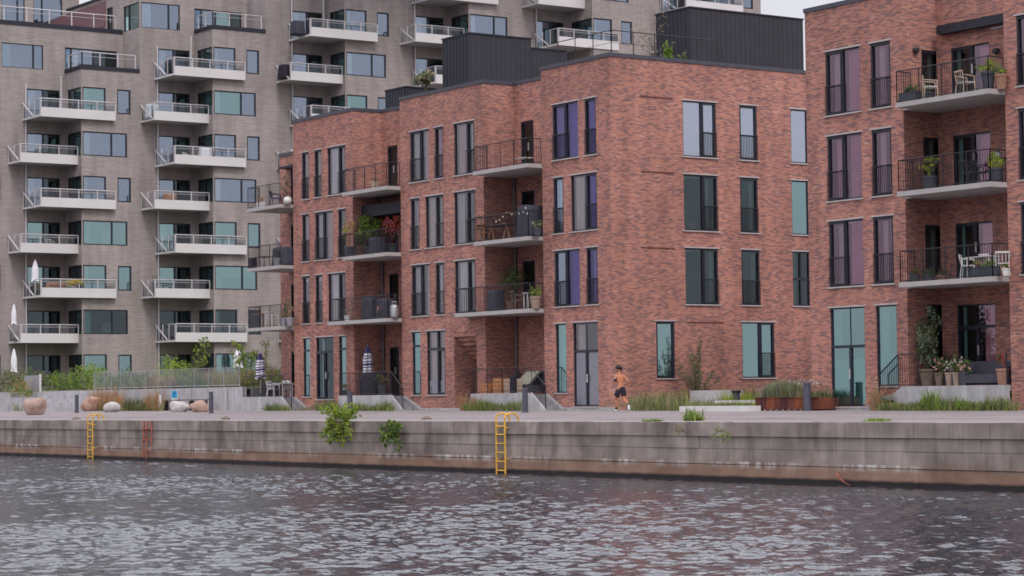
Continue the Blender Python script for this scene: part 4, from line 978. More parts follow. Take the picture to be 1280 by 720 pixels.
def rock(px, py, w, h, label, mat, seed, flat=False, dpt=.7):
    x, y, z = ground(px, py); d = math.hypot(x, y); m = d/F; W, H = w*m, h*m
    bm_ = bmesh.new(); bmesh.ops.create_icosphere(bm_, subdivisions=4, radius=1)
    rg = random.Random(seed); k = [(Vector((rg.gauss(0, 1), rg.gauss(0, 1), rg.gauss(0, 1))).normalized(), rg.uniform(1, 3.2), rg.uniform(0, 6)) for _ in range(10)]
    for v in bm_.verts:
        n_ = v.co.normalized(); s = 1+sum(.035*math.sin(a.dot(n_)*f*2+p) for a, f, p in k)
        c = n_*s
        if flat: c.z = min(c.z, .52+.05*math.sin(c.x*4)); c.z = c.z if c.z > 0 else c.z; 
        zz = c.z
        if flat: sc = 1 if zz > .2 else (.72+.28*((zz+1)/1.2)); c.x *= sc; c.y *= sc
        v.co = Vector((c.x*W/2, c.y*W/2*dpt, max(c.z, -.8)*H/2/(.66 if flat else .9)))
    zmin = min(v.co.z for v in bm_.verts)
    for v in bm_.verts: v.co.z -= zmin+.02
    me = bpy.data.meshes.new('boulder'); bm_.to_mesh(me); bm_.free(); me.materials.append(m_(mat)); me.polygons.foreach_set('use_smooth', [True]*len(me.polygons))
    o = bpy.data.objects.new('boulder', me); COL.objects.link(o); o.location = (x, y, z); o.rotation_euler = (0, 0, YAW+rg.uniform(-.2, .2)); return tag(o, label, 'boulder', 'boulders on the promenade')
rock(44.5, 518.5, 31, 20, 'flat-topped pinkish boulder, the largest, alone at the far left', 'rock_pink', 3, True)
rock(116, 513.8, 27, 18, 'reddish sloping boulder right beside the dark bollard', 'rock_rust', 5)
rock(140, 515, 20, 13, 'small pale grey boulder below the orange grass', 'rock_grey', 8)
rock(224, 515, 24, 14.5, 'pale grey boulder below the blue sign', 'rock_grey', 11)
rock(249.5, 515, 23, 15, 'pale pinkish boulder left of the dark bollard, by the bench rail', 'rock_pink', 13)
for i, (px, py, w, h) in enumerate(((452, 512.6, 7, 4), (464, 512.4, 8, 3.6))):
    rock(px, py, w, h, ('small pale stone nearest the bollard, below the terrace', 'small flat pale stone in the grass, right of the other one')[i], 'rock_grey', 20+i)
for px, lab in ((95.5, 'small dark mooring lump on the quay edge under the left bollard'), (282, 'small dark mooring lump on the quay edge, right of the boulders'), (533, 'small dark mooring lump on the quay edge, left of the tall ladder')):
    x, y, z = ground(px, 524.3)
    mb = MB(); mb.lathe(0, 0, [(.2, 0), (.19, .04), (.12, .08), (.09, .1), (.04, .12)], 'rust_red' if False else 'bark', 10); o = mb.build('mooring_cleat'); o.location = (x, y, z); tag(o, lab, 'mooring cleat', 'mooring lumps along the quay edge')
# blue sign
def sign():
    x, y, z = ground(216, 513); y += .1; t = thing('information_sign', 'small blue sign with a white swimmer pictogram, on a post behind the grey boulder', 'sign', (x, y, z), R(55)); s = math.hypot(x, y)/F
    mb = MB(); mb.bar((0, 0, 0), (0, 0, .45), .025, 'galvanised', 6); mb.build('post', t)
    z0, z1 = zat(497.5, x, y)-z, zat(488, x, y)-z; zw = zat(502, x, y)-z; w = 8.5*s/2
    mb = MB(); mb.box(-w, w, -.03, -.01, zw, z1, 'white_panel'); mb.build('white_board', t)
    mb = MB(); mb.box(-w*.85, w*.85, -.04, -.031, z0, z1-.02, 'sign_blue'); mb.build('blue_panel', t)
    mb = MB(); zc = (z0+z1)/2
    mb.lathe(w*.22, -.052, [(.0, zc+.10), (.035, zc+.125), (.035, zc+.155), (.0, zc+.18)], 'sign_dark', 8)
    mb.bar((w*.25, -.05, zc+.10), (-w*.15, -.05, zc-.02), .03, 'sign_dark', 5); mb.bar((-w*.15, -.05, zc-.02), (w*.35, -.05, zc-.13), .028, 'sign_dark', 5); mb.bar((w*.2, -.05, zc+.06), (-w*.4, -.05, zc+.05), .02, 'sign_dark', 5)
    mb.build('pictogram', t)
simple('sign_blue', (.04, .30, .55), .4, 0, .05); simple('sign_dark', (.02, .10, .24), .5, 0, .05)
sign()
# low rail bench behind boulders
def bench_rail():
    x0, y0, z0 = ground(204, 511.5); x1, y1, z1 = ground(260, 511.5)
    t = thing('bench', 'long low dark bench rail behind the two pale boulders', 'bench', (x0, 56.6, gz(x0, 56.6))); P = t.location; xa, xb = ux(204, 56.6, 2.3), ux(259, 56.6, 2.3); zz = zat(499.3, (xa+xb)/2, 56.6)
    mb = MB(); mb.box(xa, xb, 56.45, 56.8, zz-.06, zz, 'bark'); mb.build('seat', t, P)
    for i in range(4): x = xa+.3+(xb-xa-.6)*i/3; mb = MB(); mb.box(x-.05, x+.05, 56.5, 56.75, 1.8, zz-.07, 'dark_metal'); mb.build('leg', t, P)
bench_rail()

# corten planter
def corten():
    x0, y0, z0 = ground(944, 513.3); y = y0; x1 = ux(1021, y, 2.2); zt_ = zat(497.5, (x0+x1)/2, y); t = thing('steel_planter', 'long rusty steel planter full of wispy grass, at the alley between the brick buildings', 'planter', (x0, y, z0)); P = t.location
    mb = MB(); n = 6
    mb.box(x0, x1, y, y+.05, z0+.04, zt_, 'corten_plate'); mb.box(x0, x1, y+1.0, y+1.05, z0+.04, zt_, 'corten_plate'); mb.box(x0, x0+.05, y+.05, y+1.0, z0+.04, zt_, 'corten_plate'); mb.box(x1-.05, x1, y+.05, y+1.0, z0+.04, zt_, 'corten_plate')
    for i in range(1, n): x = x0+(x1-x0)*i/n; mb.box(x-.02, x+.02, y-.012, y, z0+.04, zt_-.01, 'corten_plate')
    mb.box(x0-.03, x1+.03, y-.03, y+.07, zt_, zt_+.03, 'corten_plate'); mb.build('steel_box', t, P)
    for i in range(10): x = x0+.2+(x1-x0-.4)*i/9; f = MB(); f.box(x-.05, x+.05, y+.1, y+.2, z0-.01, z0+.04, 'dark_metal'); f.build('foot', t, P)
    s = MB(); s.box(x0+.05, x1-.05, y+.05, y+1.0, zt_-.15, zt_-.06, 'soil'); s.build('soil', t, P)
    mb = MB(); h = zat(474, x0+2, y)-zt_
    xm = ux(985, y, 2.5)
    blades(mb, x0+.15, xm, y+.15, y+.95, zt_-.06, h*.95, 3800, ['leaf_silver', 'leaf_olive', 'leaf_mid', 'leaf_silver', 'leaf_tan'], .010, .35)
    blades(mb, xm, x1-.15, y+.15, y+.95, zt_-.06, h*.68, 800, ['leaf_tan', 'leaf_olive', 'leaf_dark'], .010, .45)
    leaves(mb, [((x0+xm)/2, y+.7, zt_+.2, (xm-x0)/2, .5, .25)], 500, .05, ['leaf_silver', 'leaf_mid', 'leaf_light'])
    leaves(mb, [((x0+xm)/2+.8, y+.8, zt_+h*.8, 1.1, .4, .16)], 160, .035, ['petal_white', 'leaf_silver'])
    mb.build('ornamental_grass', t, P)
def corten_mat():
    m, n, l = new_mat('corten_plate'); b = principled(n, l, None, .8, .2, .2); v, s_, g = wall_vec(n, l)
    c, t = noisecol(n, l, 1.5, (.085, .03, .032), (.26, .085, .04), 3, .42, .66, vec=v, stretch=(1, .25, 1)); l.new(c, b.inputs['Base Color'])
corten_mat(); corten()

# white planters and kerbs in the alley mouth
def alley():
    y = 61.0
    xa = ux(862, y, 2.4); ya = y; xb = ux(903, y, 2.4); zt_ = zat(488, (xa+xb)/2, y)
    mb = MB(); mb.box(xa, xb, y, y+1.1, 1.9, zt_, 'planter_white'); o = mb.build('concrete_planter', None); tag(o, 'white concrete box planter at the foot of the thin shrub', 'planter')
    for (a, b, yy, pt, lab) in ((849, 938, 55.6, 507.6, 'long low white kerb slab in front of the planter, nearest the water'), (893, 938, 58.6, 500.5, 'shorter white kerb slab behind the long one')):
        a_, b_ = ux(a, yy, 2), ux(b, yy, 2); mb = MB(); z1 = zat(pt, (a_+b_)/2, yy); mb.box(a_, b_, yy, yy+.5, z1-(.4 if yy < 56 else .1), z1, 'planter_white'); tag(mb.build('kerb_slab'), lab, 'kerb', 'white kerb slabs in the alley mouth')
    # thin shrub with many upright stems
    x, yy = ux(871, 61.4, 3), 61.4; z0 = zt_-.3; h = zat(416, x, yy)-z0
    t = thing('shrub', 'thin open shrub with upright stems against the end wall of the brick building', 'shrub', (x, yy, z0)); P = t.location; rg = random.Random(4)
    st = MB(); lf = MB()
    for i in range(20):
        a = rg.uniform(0, 6.28); sp = rg.uniform(.1, 1.15); hh = h*rg.uniform(.45, 1)*(1.05-.35*sp); p = Vector((x+rg.uniform(-.12, .12), yy+rg.uniform(-.12, .12), z0)); q = p+Vector((math.cos(a)*sp*.45, math.sin(a)*sp*.45, hh*.5)); r_ = p+Vector((math.cos(a)*sp, math.sin(a)*sp, hh))
        st.bar(p, q, .02, 'bark', 5, r2=.013); st.bar(q, r_, .013, 'bark', 4, r2=.004)
        for j in range(46):
            f = rg.uniform(.12, 1); c = p.lerp(q, f*2) if f < .5 else q.lerp(r_, f*2-1); leaves(lf, [(c.x, c.y, c.z, .11, .11, .11)], 5, .035, ['leaf_olive', 'leaf_dark', 'leaf_olive', 'leaf_tan'], rng=rg)
    st.build('stem', t, P); lf.build('foliage', t, P)
    lm = MB(); xx, y2 = ux(918, 60, 2.3), 60.0; z1 = zat(488, xx, y2); lm.box(xx-.12, xx+.12, y2, y2+.2, 1.9, z1-.1, 'bollard_paint'); lm.box(xx-.15, xx+.15, y2-.03, y2+.23, z1-.1, z1, 'dark_metal'); tag(lm.build('path_lamp'), 'small dark square path lamp in the yellow-green plants', 'path lamp')
alley()

# ------------------------------------------------------------------ grass strips and meadow planting (stuff)
def strip(name, px0, px1, yb0, yb1, ptop, n, mats, label, lean=.5, w=.012, z=None, hv=.6, taper=False):
    x0, x1 = ux(px0, yb0, 2), ux(px1, yb0, 2); zf = (lambda x, y: gz(x, y)-.01) if z is None else z
    zz = gz((x0+x1)/2, yb0) if z is None else z; h = zat(ptop, (x0+x1)/2, yb0)-zz
    sk = (ux(px0, yb1, 2)-x0)/(yb1-yb0); mb = MB(); blades(mb, x0, x1, yb0, yb1, zf, h*.95, n, mats, w, lean, hv, skew=sk)
    k = max(1, int((x1-x0)/1.2))
    leaves(mb, [(x0+(x1-x0)*(i+.5)/k+sk*(yb1-yb0)/2, (yb0+yb1)/2, zz+h*.3*random.uniform(.7, 1.4), (x1-x0)/k*.6, (yb1-yb0)*.5, h*.30*random.uniform(.6, 1.5)) for i in range(k)], int(n*.8), .035, mats)
    return tag(mb.build(name), label, kind='stuff')
G1 = ['leaf_mid', 'leaf_light', 'leaf_mid', 'leaf_olive', 'leaf_olive', 'leaf_tan']; G2 = ['leaf_tan', 'leaf_olive', 'leaf_mid', 'leaf_tan']; GO = ['leaf_orange', 'leaf_tan', 'leaf_orange']
strip('grass', 580, 650, 56.2, 56.85, 499.5, 1500, G1, 'green grass along the terrace with orange boxes')
strip('grass', 575, 598, 56.4, 56.9, 487, 260, GO, 'tall orange grass by the niche', .5)
strip('grass', 395, 425, 56.2, 57.5, 500, 700, G1, 'green grass left of the terrace with dark furniture')
strip('grass', 440, 492, 56.1, 56.85, 501.5, 900, G1+['leaf_dark'], 'grass along the terrace with dark furniture')
strip('grass', 330, 362, 56.2, 56.85, 503, 420, G1+['leaf_dark'], 'grass by the left terrace')
strip('grass', 788, 862, 56.2, 60.2, 489, 2200, G1+G2, 'mixed green and tan grass under the end wall', .45)
strip('grass', 862, 940, 56.3, 58.5, 501.5, 1500, G1+['leaf_light'], 'low grass between the two white kerb slabs')
strip('grass', 862, 905, 59.0, 60.6, 499, 500, G1, 'low grass before the white planter')
strip('grass', 900, 945, 59.6, 62, 487, 700, ['leaf_yellow', 'leaf_light', 'leaf_yellow'], 'yellow-green plants in the alley mouth', .4)
strip('grass', 920, 1010, 62, 66, 478, 900, ['leaf_silver', 'leaf_mid', 'leaf_olive'], 'tall pale grass in the alley behind the planter', .3)
strip('grass', 1098, 1272, 56.5, 57.4, 497, 3000, G1+['leaf_tan', 'leaf_olive', 'leaf_light'], 'grass strip along the long right terrace')
strip('grass', 1150, 1172, 56.5, 57.4, 489, 400, ['leaf_light', 'leaf_mid'], 'taller bright grass tuft on the right terrace strip')
strip('grass', 1196, 1212, 56.5, 57.4, 489, 300, ['leaf_light', 'leaf_mid'], 'second bright grass tuft on the right terrace strip')
strip('grass', 1088, 1100, 56.6, 57.5, 478, 150, GO, 'tan grass at the pier beside the glazed door')
strip('grass', 1085, 1104, 43.6, 44.4, 522, 260, ['leaf_light', 'leaf_mid'], 'low weeds on the quay edge at the right')
strip('grass', 358, 420, 56.9, 57.6, 507, 300, G2, 'thin grass at the wall foot')

# weeds growing on the quay wall
def weed(px0, px1, py0, py1, label, n, mats, y=42.3, size=.06, cat='wild plant'):
    x0, x1 = ux(px0, y, 1.4), ux(px1, y, 1.4); xc = (x0+x1)/2; z0, z1 = zat(py1, xc, y), zat(py0, xc, y); t = thing('wild_shrub', label, cat, (xc, 42.5, (z0+z1)/2)); P = t.location
    rg = random.Random(int(px0)); st = MB(); lf = MB()
    for i in range(n//45+4):
        a = rg.uniform(x0, x1); b = rg.uniform(z0, z1); p = Vector((xc, 42.52, max(z0+.1, min(z0+(z1-z0)*.5, 1.4)))); q = Vector((a, y-rg.uniform(-.1, .25), b)); m = (p+q)/2+Vector((0, -.12, .12))
        st.bar(p, m, .012, 'leaf_tan', 4, r2=.009); st.bar(m, q, .009, 'leaf_tan', 3, r2=.004)
        for f in (.2, .45, .7, .9, 1): c = m.lerp(q, f); leaves(lf, [(c.x, c.y, c.z, .15, .13, .13)], 15, size, mats, rng=rg)
    st.build('stem', t, P); lf.build('foliage', t, P)
weed(406, 446, 504, 556, 'large bright green weed hanging from the quay wall in front of the bollard', 1700, ['leaf_light', 'leaf_light', 'leaf_mid', 'leaf_yellow'], size=.055)
weed(481, 503, 527, 562, 'smaller green weed on the quay wall below the middle terrace', 900, ['leaf_mid', 'leaf_dark', 'leaf_light'], size=.05)
weed(895, 914, 533, 550, 'faint sparse weed in a quay wall joint, left of the rusty planter', 22, ['leaf_olive', 'leaf_light'], size=.028)
weed(846, 854, 532, 545, 'tiny weed in a quay wall joint, below the thin shrub', 12, ['leaf_olive', 'leaf_tan'], size=.025)
def tuft(px, py, ptop, label):
    x, y, z = ground(px, py); h = zat(ptop, x, y)-z; mb = MB(); rg = random.Random(9); blades(mb, x-.3, x+.3, y-.2, y+.2, z, h, 110, ['leaf_light', 'leaf_mid'], .018, .5, .5, rg); leaves(mb, [(x, y, z+h*.3, .32, .3, h*.3)], 120, .06, ['leaf_light', 'leaf_mid'], rng=rg)
    o = mb.build('weed_tuft', None, (x, y, z)); tag(o, label, 'wild plant')
tuft(867, 526, 512, 'bright green weed tuft on the quay edge, below the white planter')
tuft(815, 526.5, 523.5, 'very low weed tuft on the quay edge, right of the runner')
# frayed rope on the quay wall
mb = MB()
for i in range(5):
    p = Vector((ux(1042, 42.4, .4), 42.5, zat(590, ux(1042, 42.4, .4), 42.5))); q = p+Vector((.25+.1*i, -.12, -.22-.03*i)); mb.bar(p, (p+q)/2+Vector((0, -.06, .05*math.sin(i))), .012, 'rust_red'); mb.bar((p+q)/2+Vector((0, -.06, .05*math.sin(i))), q, .01, 'rust_red')
tag(mb.build('frayed_rope'), 'frayed reddish rope end hanging at the waterline of the quay wall', 'rope')

# ------------------------------------------------------------------ left yard: retaining wall, steps, fence, hedges, meadow
YR = 57.4
ZR = zat(487, ux(150, YR, 2.7), YR)
def yard():
    xa, xb = -150.0, ux(303, YR, 2.3)
    mb = MB(); mb.box(xa, xb, YR, YR+.25, 1.5, ZR, 'pale_concrete'); x = xa+1.7
    t = thing('retaining_wall', 'grey concrete retaining wall below the fence and meadow at the left', 'wall', (-125, YR, 2)); mb.build('wall_panel', t, t.location)
    mb = MB()
    for px in (240, 285): x = ux(px, YR, 2.3); mb.box(x-.03, x+.03, YR-.03, YR-.002, 1.8, ZR-.05, 'grey_concrete')
    mb.build('joint_strip', t, t.location)
    # stone steps
    t = thing('stone_steps', 'pale stone seating steps behind the bollard at the far left', 'steps', (ux(80, 56.5, 2), 56.5, 2.0)); n = 5; rg = random.Random(2)
    x0, x1 = ux(46, 56.6, 2.2), ux(111, 56.6, 2.2)
    for i in range(n):
        mb = MB(); y0 = 55.7+i*.34; z0 = gz(x0, y0)-.1; z1 = 2.0+(ZR-2.0)*(i+1)/n; x = x0-.2*0
        while x < x1-.1:
            w = rg.uniform(.7, 1.6); mb.box(x, min(x+w, x1)-.015, y0+rg.uniform(-.01, .02), YR-.01, (z0 if i == 0 else z1-(ZR-2)/n-.03), z1-rg.uniform(0, .008), 'pale_concrete'); x += w
        mb.build('step', t, t.location)
    for a, b, pt, lab in ((-14, 9, 492, 'pale concrete block at the left frame edge'), (12, 31, 497, 'low pale concrete block under the overhanging plant')):
        u0, u1 = ux(a, 56.2, 2.2), ux(b, 56.2, 2.2); mb = MB(); mb.box(u0, u1, 56.2, YR-.01, 1.8, zat(pt, u0, 56.2), 'pale_concrete'); tag(mb.build('concrete_block'), lab, 'concrete block')
    # fence on the wall
    t = thing('glass_fence', 'galvanised post fence with glass panels along the top of the retaining wall', 'fence', (-125, YR+.12, ZR)); P = t.location; zf = zat(464, -123, YR+.12)
    pxs = [118, 130.5, 139.5, 151, 164, 182, 213, 243, 261, 280, 300]; posts = [ux(p, YR+.12, 3) for p in pxs]
    for x in posts: mb = MB(); mb.bar((x, YR+.12, ZR), (x, YR+.12, zf), .03, 'galvanised', 6); mb.build('post', t, P)
    mb = MB(); mb.bar((posts[0], YR+.12, zf-.02), (posts[-1], YR+.12, zf-.02), .012, 'galvanised'); mb.bar((posts[0], YR+.12, ZR+.1), (posts[-1], YR+.12, ZR+.1), .02, 'galvanised'); mb.build('rail', t, P)
    mb = MB(); mb.poly([(posts[0], YR+.12, ZR+.1), (posts[-1], YR+.12, ZR+.1), (posts[-1], YR+.12, zf-.04), (posts[0], YR+.12, zf-.04)], 'glass_rail'); mb.build('glass_panel', t, P)
    t = thing('glass_fence', 'short frosted fence panel with one stout pale post between the two hedges', 'fence', (ux(50, YR+.12, 3), YR+.12, ZR)); P = t.location
    x0, x1 = ux(31, YR+.12, 3), ux(50.5, YR+.12, 3); mb = MB(); mb.bar((x1, YR+.12, ZR), (x1, YR+.12, zat(467.5, x1, YR)), .07, 'white_panel', 6); mb.build('post', t, P)
    mb = MB(); mb.box(x0, x1, YR+.1, YR+.13, ZR+.05, zat(469, x1, YR), 'galvanised'); mb.build('panel', t, P)
    # raised ground
    zy = lambda y: ZR-.1+min(max((y-57.6)/5, 0), 1)*.35
    mb = MB(); ys = [YR+.25, 58.5, 60, 62.6, 82]
    for a, b in zip(ys, ys[1:]): mb.poly([(-150, a, zy(a)), (-107.6, a, zy(a)), (-107.6, b, zy(b)), (-150, b, zy(b))], 'yard_grass')
    mb.poly([(-107.6, YR+.25, zy(YR+.25)), (-107.6, YR+.25, 1.8), (-107.6, 82, 1.8), (-107.6, 82, zy(82))], 'grey_concrete')
    tag(mb.build('yard_ground'), kind='structure')
    # hedges
    def hedge(px0, px1, ptops, yy, label, mats, n, dep=1.0, size=.07, zb=None):
        x0, x1 = ux(px0, yy, 3.2), ux(px1, yy, 3.2); t = thing('hedge', label, 'hedge', ((x0+x1)/2, yy+dep/2, ZR)); k = len(ptops); bl = []; st = MB(); zb0 = ZR-.1 if zb is None else zb
        for i, p in enumerate(ptops):
            x = x0+(x1-x0)*(i+.5)/k; zt_ = zat(p, x, yy); bl += [(x, yy+dep/2, (zt_+zb0)/2+.05, (x1-x0)/k*.68, dep*.55, (zt_-zb0)*.52)]
            branchy(st, (x, yy+dep/2, zb0), (zt_-zb0)*.8, .4, 6, .03, 'bark')
        mb = MB(); leaves(mb, bl, n, size, mats); st.build('stem', t, t.location); mb.build('foliage', t, t.location)
    hedge(-14, 47, [464, 465, 463, 466, 462, 464], 58.0, 'olive green hedge at the left frame edge, left of the frosted fence panel', ['leaf_olive', 'leaf_mid', 'leaf_olive', 'leaf_plum'], 3400)
    hedge(53, 96, [466, 463, 466, 464, 462], 57.9, 'low dense green hedge between the frosted panel and the taller bush', ['leaf_mid', 'leaf_olive', 'leaf_mid', 'leaf_light'], 3000)
    hedge(94, 119, [457, 455, 460], 58.1, 'taller fresh green bush at the left end of the glass fence', ['leaf_light', 'leaf_mid', 'leaf_light'], 1700, 1.2)
    hedge(2, 32, [473, 470, 476], 56.4, 'loose green plant overhanging the pale concrete blocks', ['leaf_mid', 'leaf_light', 'leaf_orange', 'leaf_olive'], 1200, .8, zb=2.35)
    hedge(122, 180, [463, 466, 462, 465, 464], 58.3, 'sparse green shrubs seen through the glass fence', ['leaf_dark', 'leaf_olive', 'leaf_mid'], 1500)
    hedge(193, 213, [450, 449], 60.5, 'bright lime green bush behind the fence', ['leaf_yellow', 'leaf_light', 'leaf_light'], 1300, 1.2)
    hedge(212, 238, [454, 458], 60.6, 'small green bush right of the bright lime one', ['leaf_light', 'leaf_mid'], 800)
    # meadow
    def meadow(px0, px1, y0, y1, ptop, n, mats, label, w=.02):
        x0, x1 = ux(px0, y0, 3), ux(px1, y0, 3); h = zat(ptop, (x0+x1)/2, (y0+y1)/2)-zy((y0+y1)/2); mb = MB(); blades(mb, x0, x1, y0, y1, lambda x, y: zy(y)-.02, h*.95, n, mats, w, .45, .45, skew=(ux(px0, y1, 3)-x0)/(y1-y0))
        k = max(1, int((x1-x0)/2)); leaves(mb, [(x0+(x1-x0)*(i+.5)/k, (y0+y1)/2, zy(y0)+h*.4, (x1-x0)/k*.55, (y1-y0)/2, h*.35) for i in range(k)], n//5, .07, mats); tag(mb.build('meadow'), label, kind='stuff')
    meadow(180, 222, 57.9, 60, 466, 1500, ['leaf_tan', 'leaf_orange', 'leaf_olive', 'leaf_tan'], 'tan meadow grass behind the fence')
    meadow(220, 262, 57.9, 60, 466, 1500, ['leaf_mid', 'leaf_dark', 'leaf_olive'], 'green meadow planting behind the fence')
    meadow(258, 306, 57.9, 60.2, 463, 1600, ['leaf_olive', 'leaf_light', 'leaf_tan', 'leaf_orange'], 'mixed meadow planting behind the fence')
    meadow(235, 350, 60.3, 63.5, 458, 2300, ['leaf_tan', 'leaf_orange', 'leaf_olive', 'leaf_plum'], 'reddish meadow grass before the grey building')
    meadow(300, 355, 59.5, 63.5, 455, 1200, ['leaf_olive', 'leaf_light', 'leaf_tan'], 'yellow-green meadow behind the left terrace')
    meadow(125, 192, 59, 62, 466, 1100, ['leaf_olive', 'leaf_tan', 'leaf_mid'], 'meadow planting behind the sparse shrubs')
    # ornamental grass in front of the wall
    for a, b, pt, n, mats, lab in ((113, 153, 485, 1500, GO, 'orange ornamental grass behind the reddish boulder'), (118, 160, 498, 900, G1, 'green grass under the orange plumes'), (150, 183, 497, 1000, ['leaf_mid', 'leaf_dark', 'leaf_plum'], 'dark green grass before the retaining wall'), (180, 204, 487, 600, GO, 'orange grass left of the pale bollard'), (178, 205, 499, 600, G1, 'green grass left of the pale bollard'), (16, 30, 500, 200, G1, 'grass between the concrete blocks')):
        strip('ornamental_grass', a, b, 56.0, 57.2, pt, n, mats, lab, .4)
    # young trees
    def tree(px, y, ptop, pw, label, mats, n, seed):
        x = ux(px, y, 4); z0 = zy(y); h = zat(ptop, x, y)-z0; rg = random.Random(seed); wd = pw*math.hypot(x, y)/F/2
        t = thing('young_tree', label, 'tree', (x, y, z0)); st = MB(); tips = branchy(st, (x, y, z0), h, wd*1.1, 16, .035, 'bark', rg); st.build('trunk', t, t.location)
        lf = MB()
        for p in tips: leaves(lf, [(p.x, p.y, p.z, wd*.38, wd*.38, wd*.34)], n//len(tips), .075, mats, rng=rg)
        lf.build('crown', t, t.location)
    tree(254, 61.5, 417, 26, 'slender young tree with pale green leaves in front of the lowest grey balcony', ['leaf_light', 'leaf_olive', 'leaf_mid'], 650, 3)
    tree(299, 61, 431, 26, 'young yellow-green tree left of the striped parasol, beside a white cloth', ['leaf_yellow', 'leaf_olive', 'leaf_light'], 620, 5)
    tree(314, 62, 434, 18, 'small yellow-green tree directly left of the striped parasol', ['leaf_light', 'leaf_olive', 'leaf_yellow'], 380, 6)
    tree(332, 62.5, 424, 16, 'thin sparse sapling behind the striped parasol at the left terrace', ['leaf_olive', 'leaf_light'], 200, 8)
yard()

# ------------------------------------------------------------------ furniture and plants (each its own thing)
def pot_plant(x, y, z, label, r=.2, h=.4, pot='terracotta', plant=(.35, .6), mats=('leaf_mid', 'leaf_light'), n=260, size=.045, stem=0, name='potted_plant', bloom=None, box=None, seed=1):
    t = thing(name, label, 'potted plant', (x, y, z)); rg = random.Random(int(abs(x*37+y*11+z*5))+seed)
    mb = MB()
    if box: mb.box(-box/2, box/2, -.13, .13, 0, h, pot); mb.box(-box/2-.015, box/2+.015, -.145, .145, h, h+.025, pot)
    else: mb.lathe(0, 0, [(r*.72, 0), (r*.95, h*.85), (r*1.05, h*.86), (r*1.05, h), (r*.9, h), (r*.88, h-.04)], pot, 14)
    mb.build('pot', t)
    st = MB(); tips = branchy(st, (0, 0, h-.04), max(.15, stem+plant[1]*.6), plant[0]*.8, 7, .018, 'bark', rg); st.build('stem', t)
    lf = MB(); zc = h+stem+plant[1]/2; w = (box/2 if box else plant[0])
    bl = [(rg.uniform(-.35, .35)*w, rg.uniform(-.35, .35)*plant[0]*.6, zc+rg.uniform(-.3, .3)*plant[1], w*.6, plant[0]*.6, plant[1]*.38) for _ in range(5)]
    leaves(lf, bl, n, size, list(mats), rng=rg)
    if stem: leaves(lf, [(0, 0, h+stem*.5, .1, .1, stem*.5)], n//8, size, list(mats), rng=rg)
    lf.build('foliage', t)
    if bloom: fl = MB(); leaves(fl, bl, 60, size*1.1, [bloom], rng=rg); fl.build('flowers', t)
    return t
def chair(x, y, z, rz, label, mat='pale_wood', seat='cream_cloth', arms=True, group=None, s=1.0):
    t = thing('garden_chair', label, 'chair', (x, y, z), rz, group)
    for sx in (-.24, .24):
        m = MB(); m.bar((sx, -.22, 0), (sx*.92, -.2, .62 if arms else .44), .022*s, mat, 6); m.build('leg', t)
        m = MB(); m.bar((sx, .26, 0), (sx*.9, .22, .45), .022*s, mat, 6); m.bar((sx*.9, .22, .45), (sx*.95, .3, .84), .02*s, mat, 6); m.build('leg', t)
    m = MB(); m.box(-.24, .24, -.24, .22, .42, .46, seat); m.build('seat', t)
    m = MB()
    for i in range(7):
        a = -.9+1.8*i/6; b = -.9+1.8*(i+1)/6
        if i < 6: m.bar((.26*math.sin(a), .31-.04*(1-math.cos(a)), .80), (.26*math.sin(b), .31-.04*(1-math.cos(b)), .80), .035*s, mat, 6)
    for sx in (-.12, 0, .12): m.bar((sx, .24, .46), (sx, .3, .8), .014*s, mat, 5)
    m.build('backrest', t)
    if arms:
        m = MB()
        for sx in (-.25, .25): m.bar((sx*.95, -.22, .64), (sx*.98, .28, .68), .022*s, mat, 6)
        m.build('armrest', t)
    return t
def table(x, y, z, rz, label, w=1.0, d=.6, h=.72, mat='dark_metal', top=None, trestle=False):
    t = thing('garden_table', label, 'table', (x, y, z), rz); m = MB(); m.box(-w/2, w/2, -d/2, d/2, h-.03, h, top or mat); m.build('table_top', t)
    if trestle:
        for sx in (-1, 1):
            for dx in (-.28, .28): m = MB(); m.bar((sx*w*.3+dx, -d*.35, 0), (sx*w*.3, -d*.3, h-.03), .03, mat, 4); m.build('leg', t)
    else:
        for sx in (-1, 1):
            for sy in (-1, 1): m = MB(); m.bar((sx*(w/2-.05), sy*(d/2-.05), 0), (sx*(w/2-.05), sy*(d/2-.05), h-.03), .022, mat, 6); m.build('leg', t)
    return t
def parasol(x, y, z, label, ztop, zlow, r=.17, stripes=True, cloth='white_cloth'):
    t = thing('closed_parasol', label, 'parasol', (x, y, z)); H = ztop-z; L = zlow-z
    m = MB(); m.bar((0, 0, 0), (0, 0, H+.05), .024, 'galvanised', 8); m.build('pole', t)
    m = MB(); m.lathe(0, 0, [(.22, 0), (.22, .06), (.05, .09), (.04, .2)], 'dark_pot', 12); m.build('base', t)
    N = 26; nseg = 26; b = MB(); prev = None
    for j in range(nseg+1):
        f = j/nseg; zz = H-(H-L)*f; rr = .03+r*(min(1, f*2.2)**.8)*(1 if f < .85 else 1+.25*(f-.85)/.15)
        ring = []
        for i in range(N):
            a = 2*math.pi*i/N; q = rr*(1+.24*math.sin(a*6+f*1.5)); dz = -.05*math.sin(a*3) if j == nseg else (.02*math.sin(a*2+1) if f > .4 else 0); ring.append((math.cos(a)*q, math.sin(a)*q, zz+dz))
        if prev:
            mt = cloth
            if stripes: mt = 'navy_cloth' if (f < .30 or int((f-.30)*20) % 2 == 1) else 'white_cloth'
            for i in range(N): k = (i+1) % N; b.poly([prev[i], ring[i], ring[k], prev[k]], mt)
        prev = ring
    b.poly(prev, cloth if not stripes else 'navy_cloth')
    m = b; m.build('canopy', t, smooth=False); return t
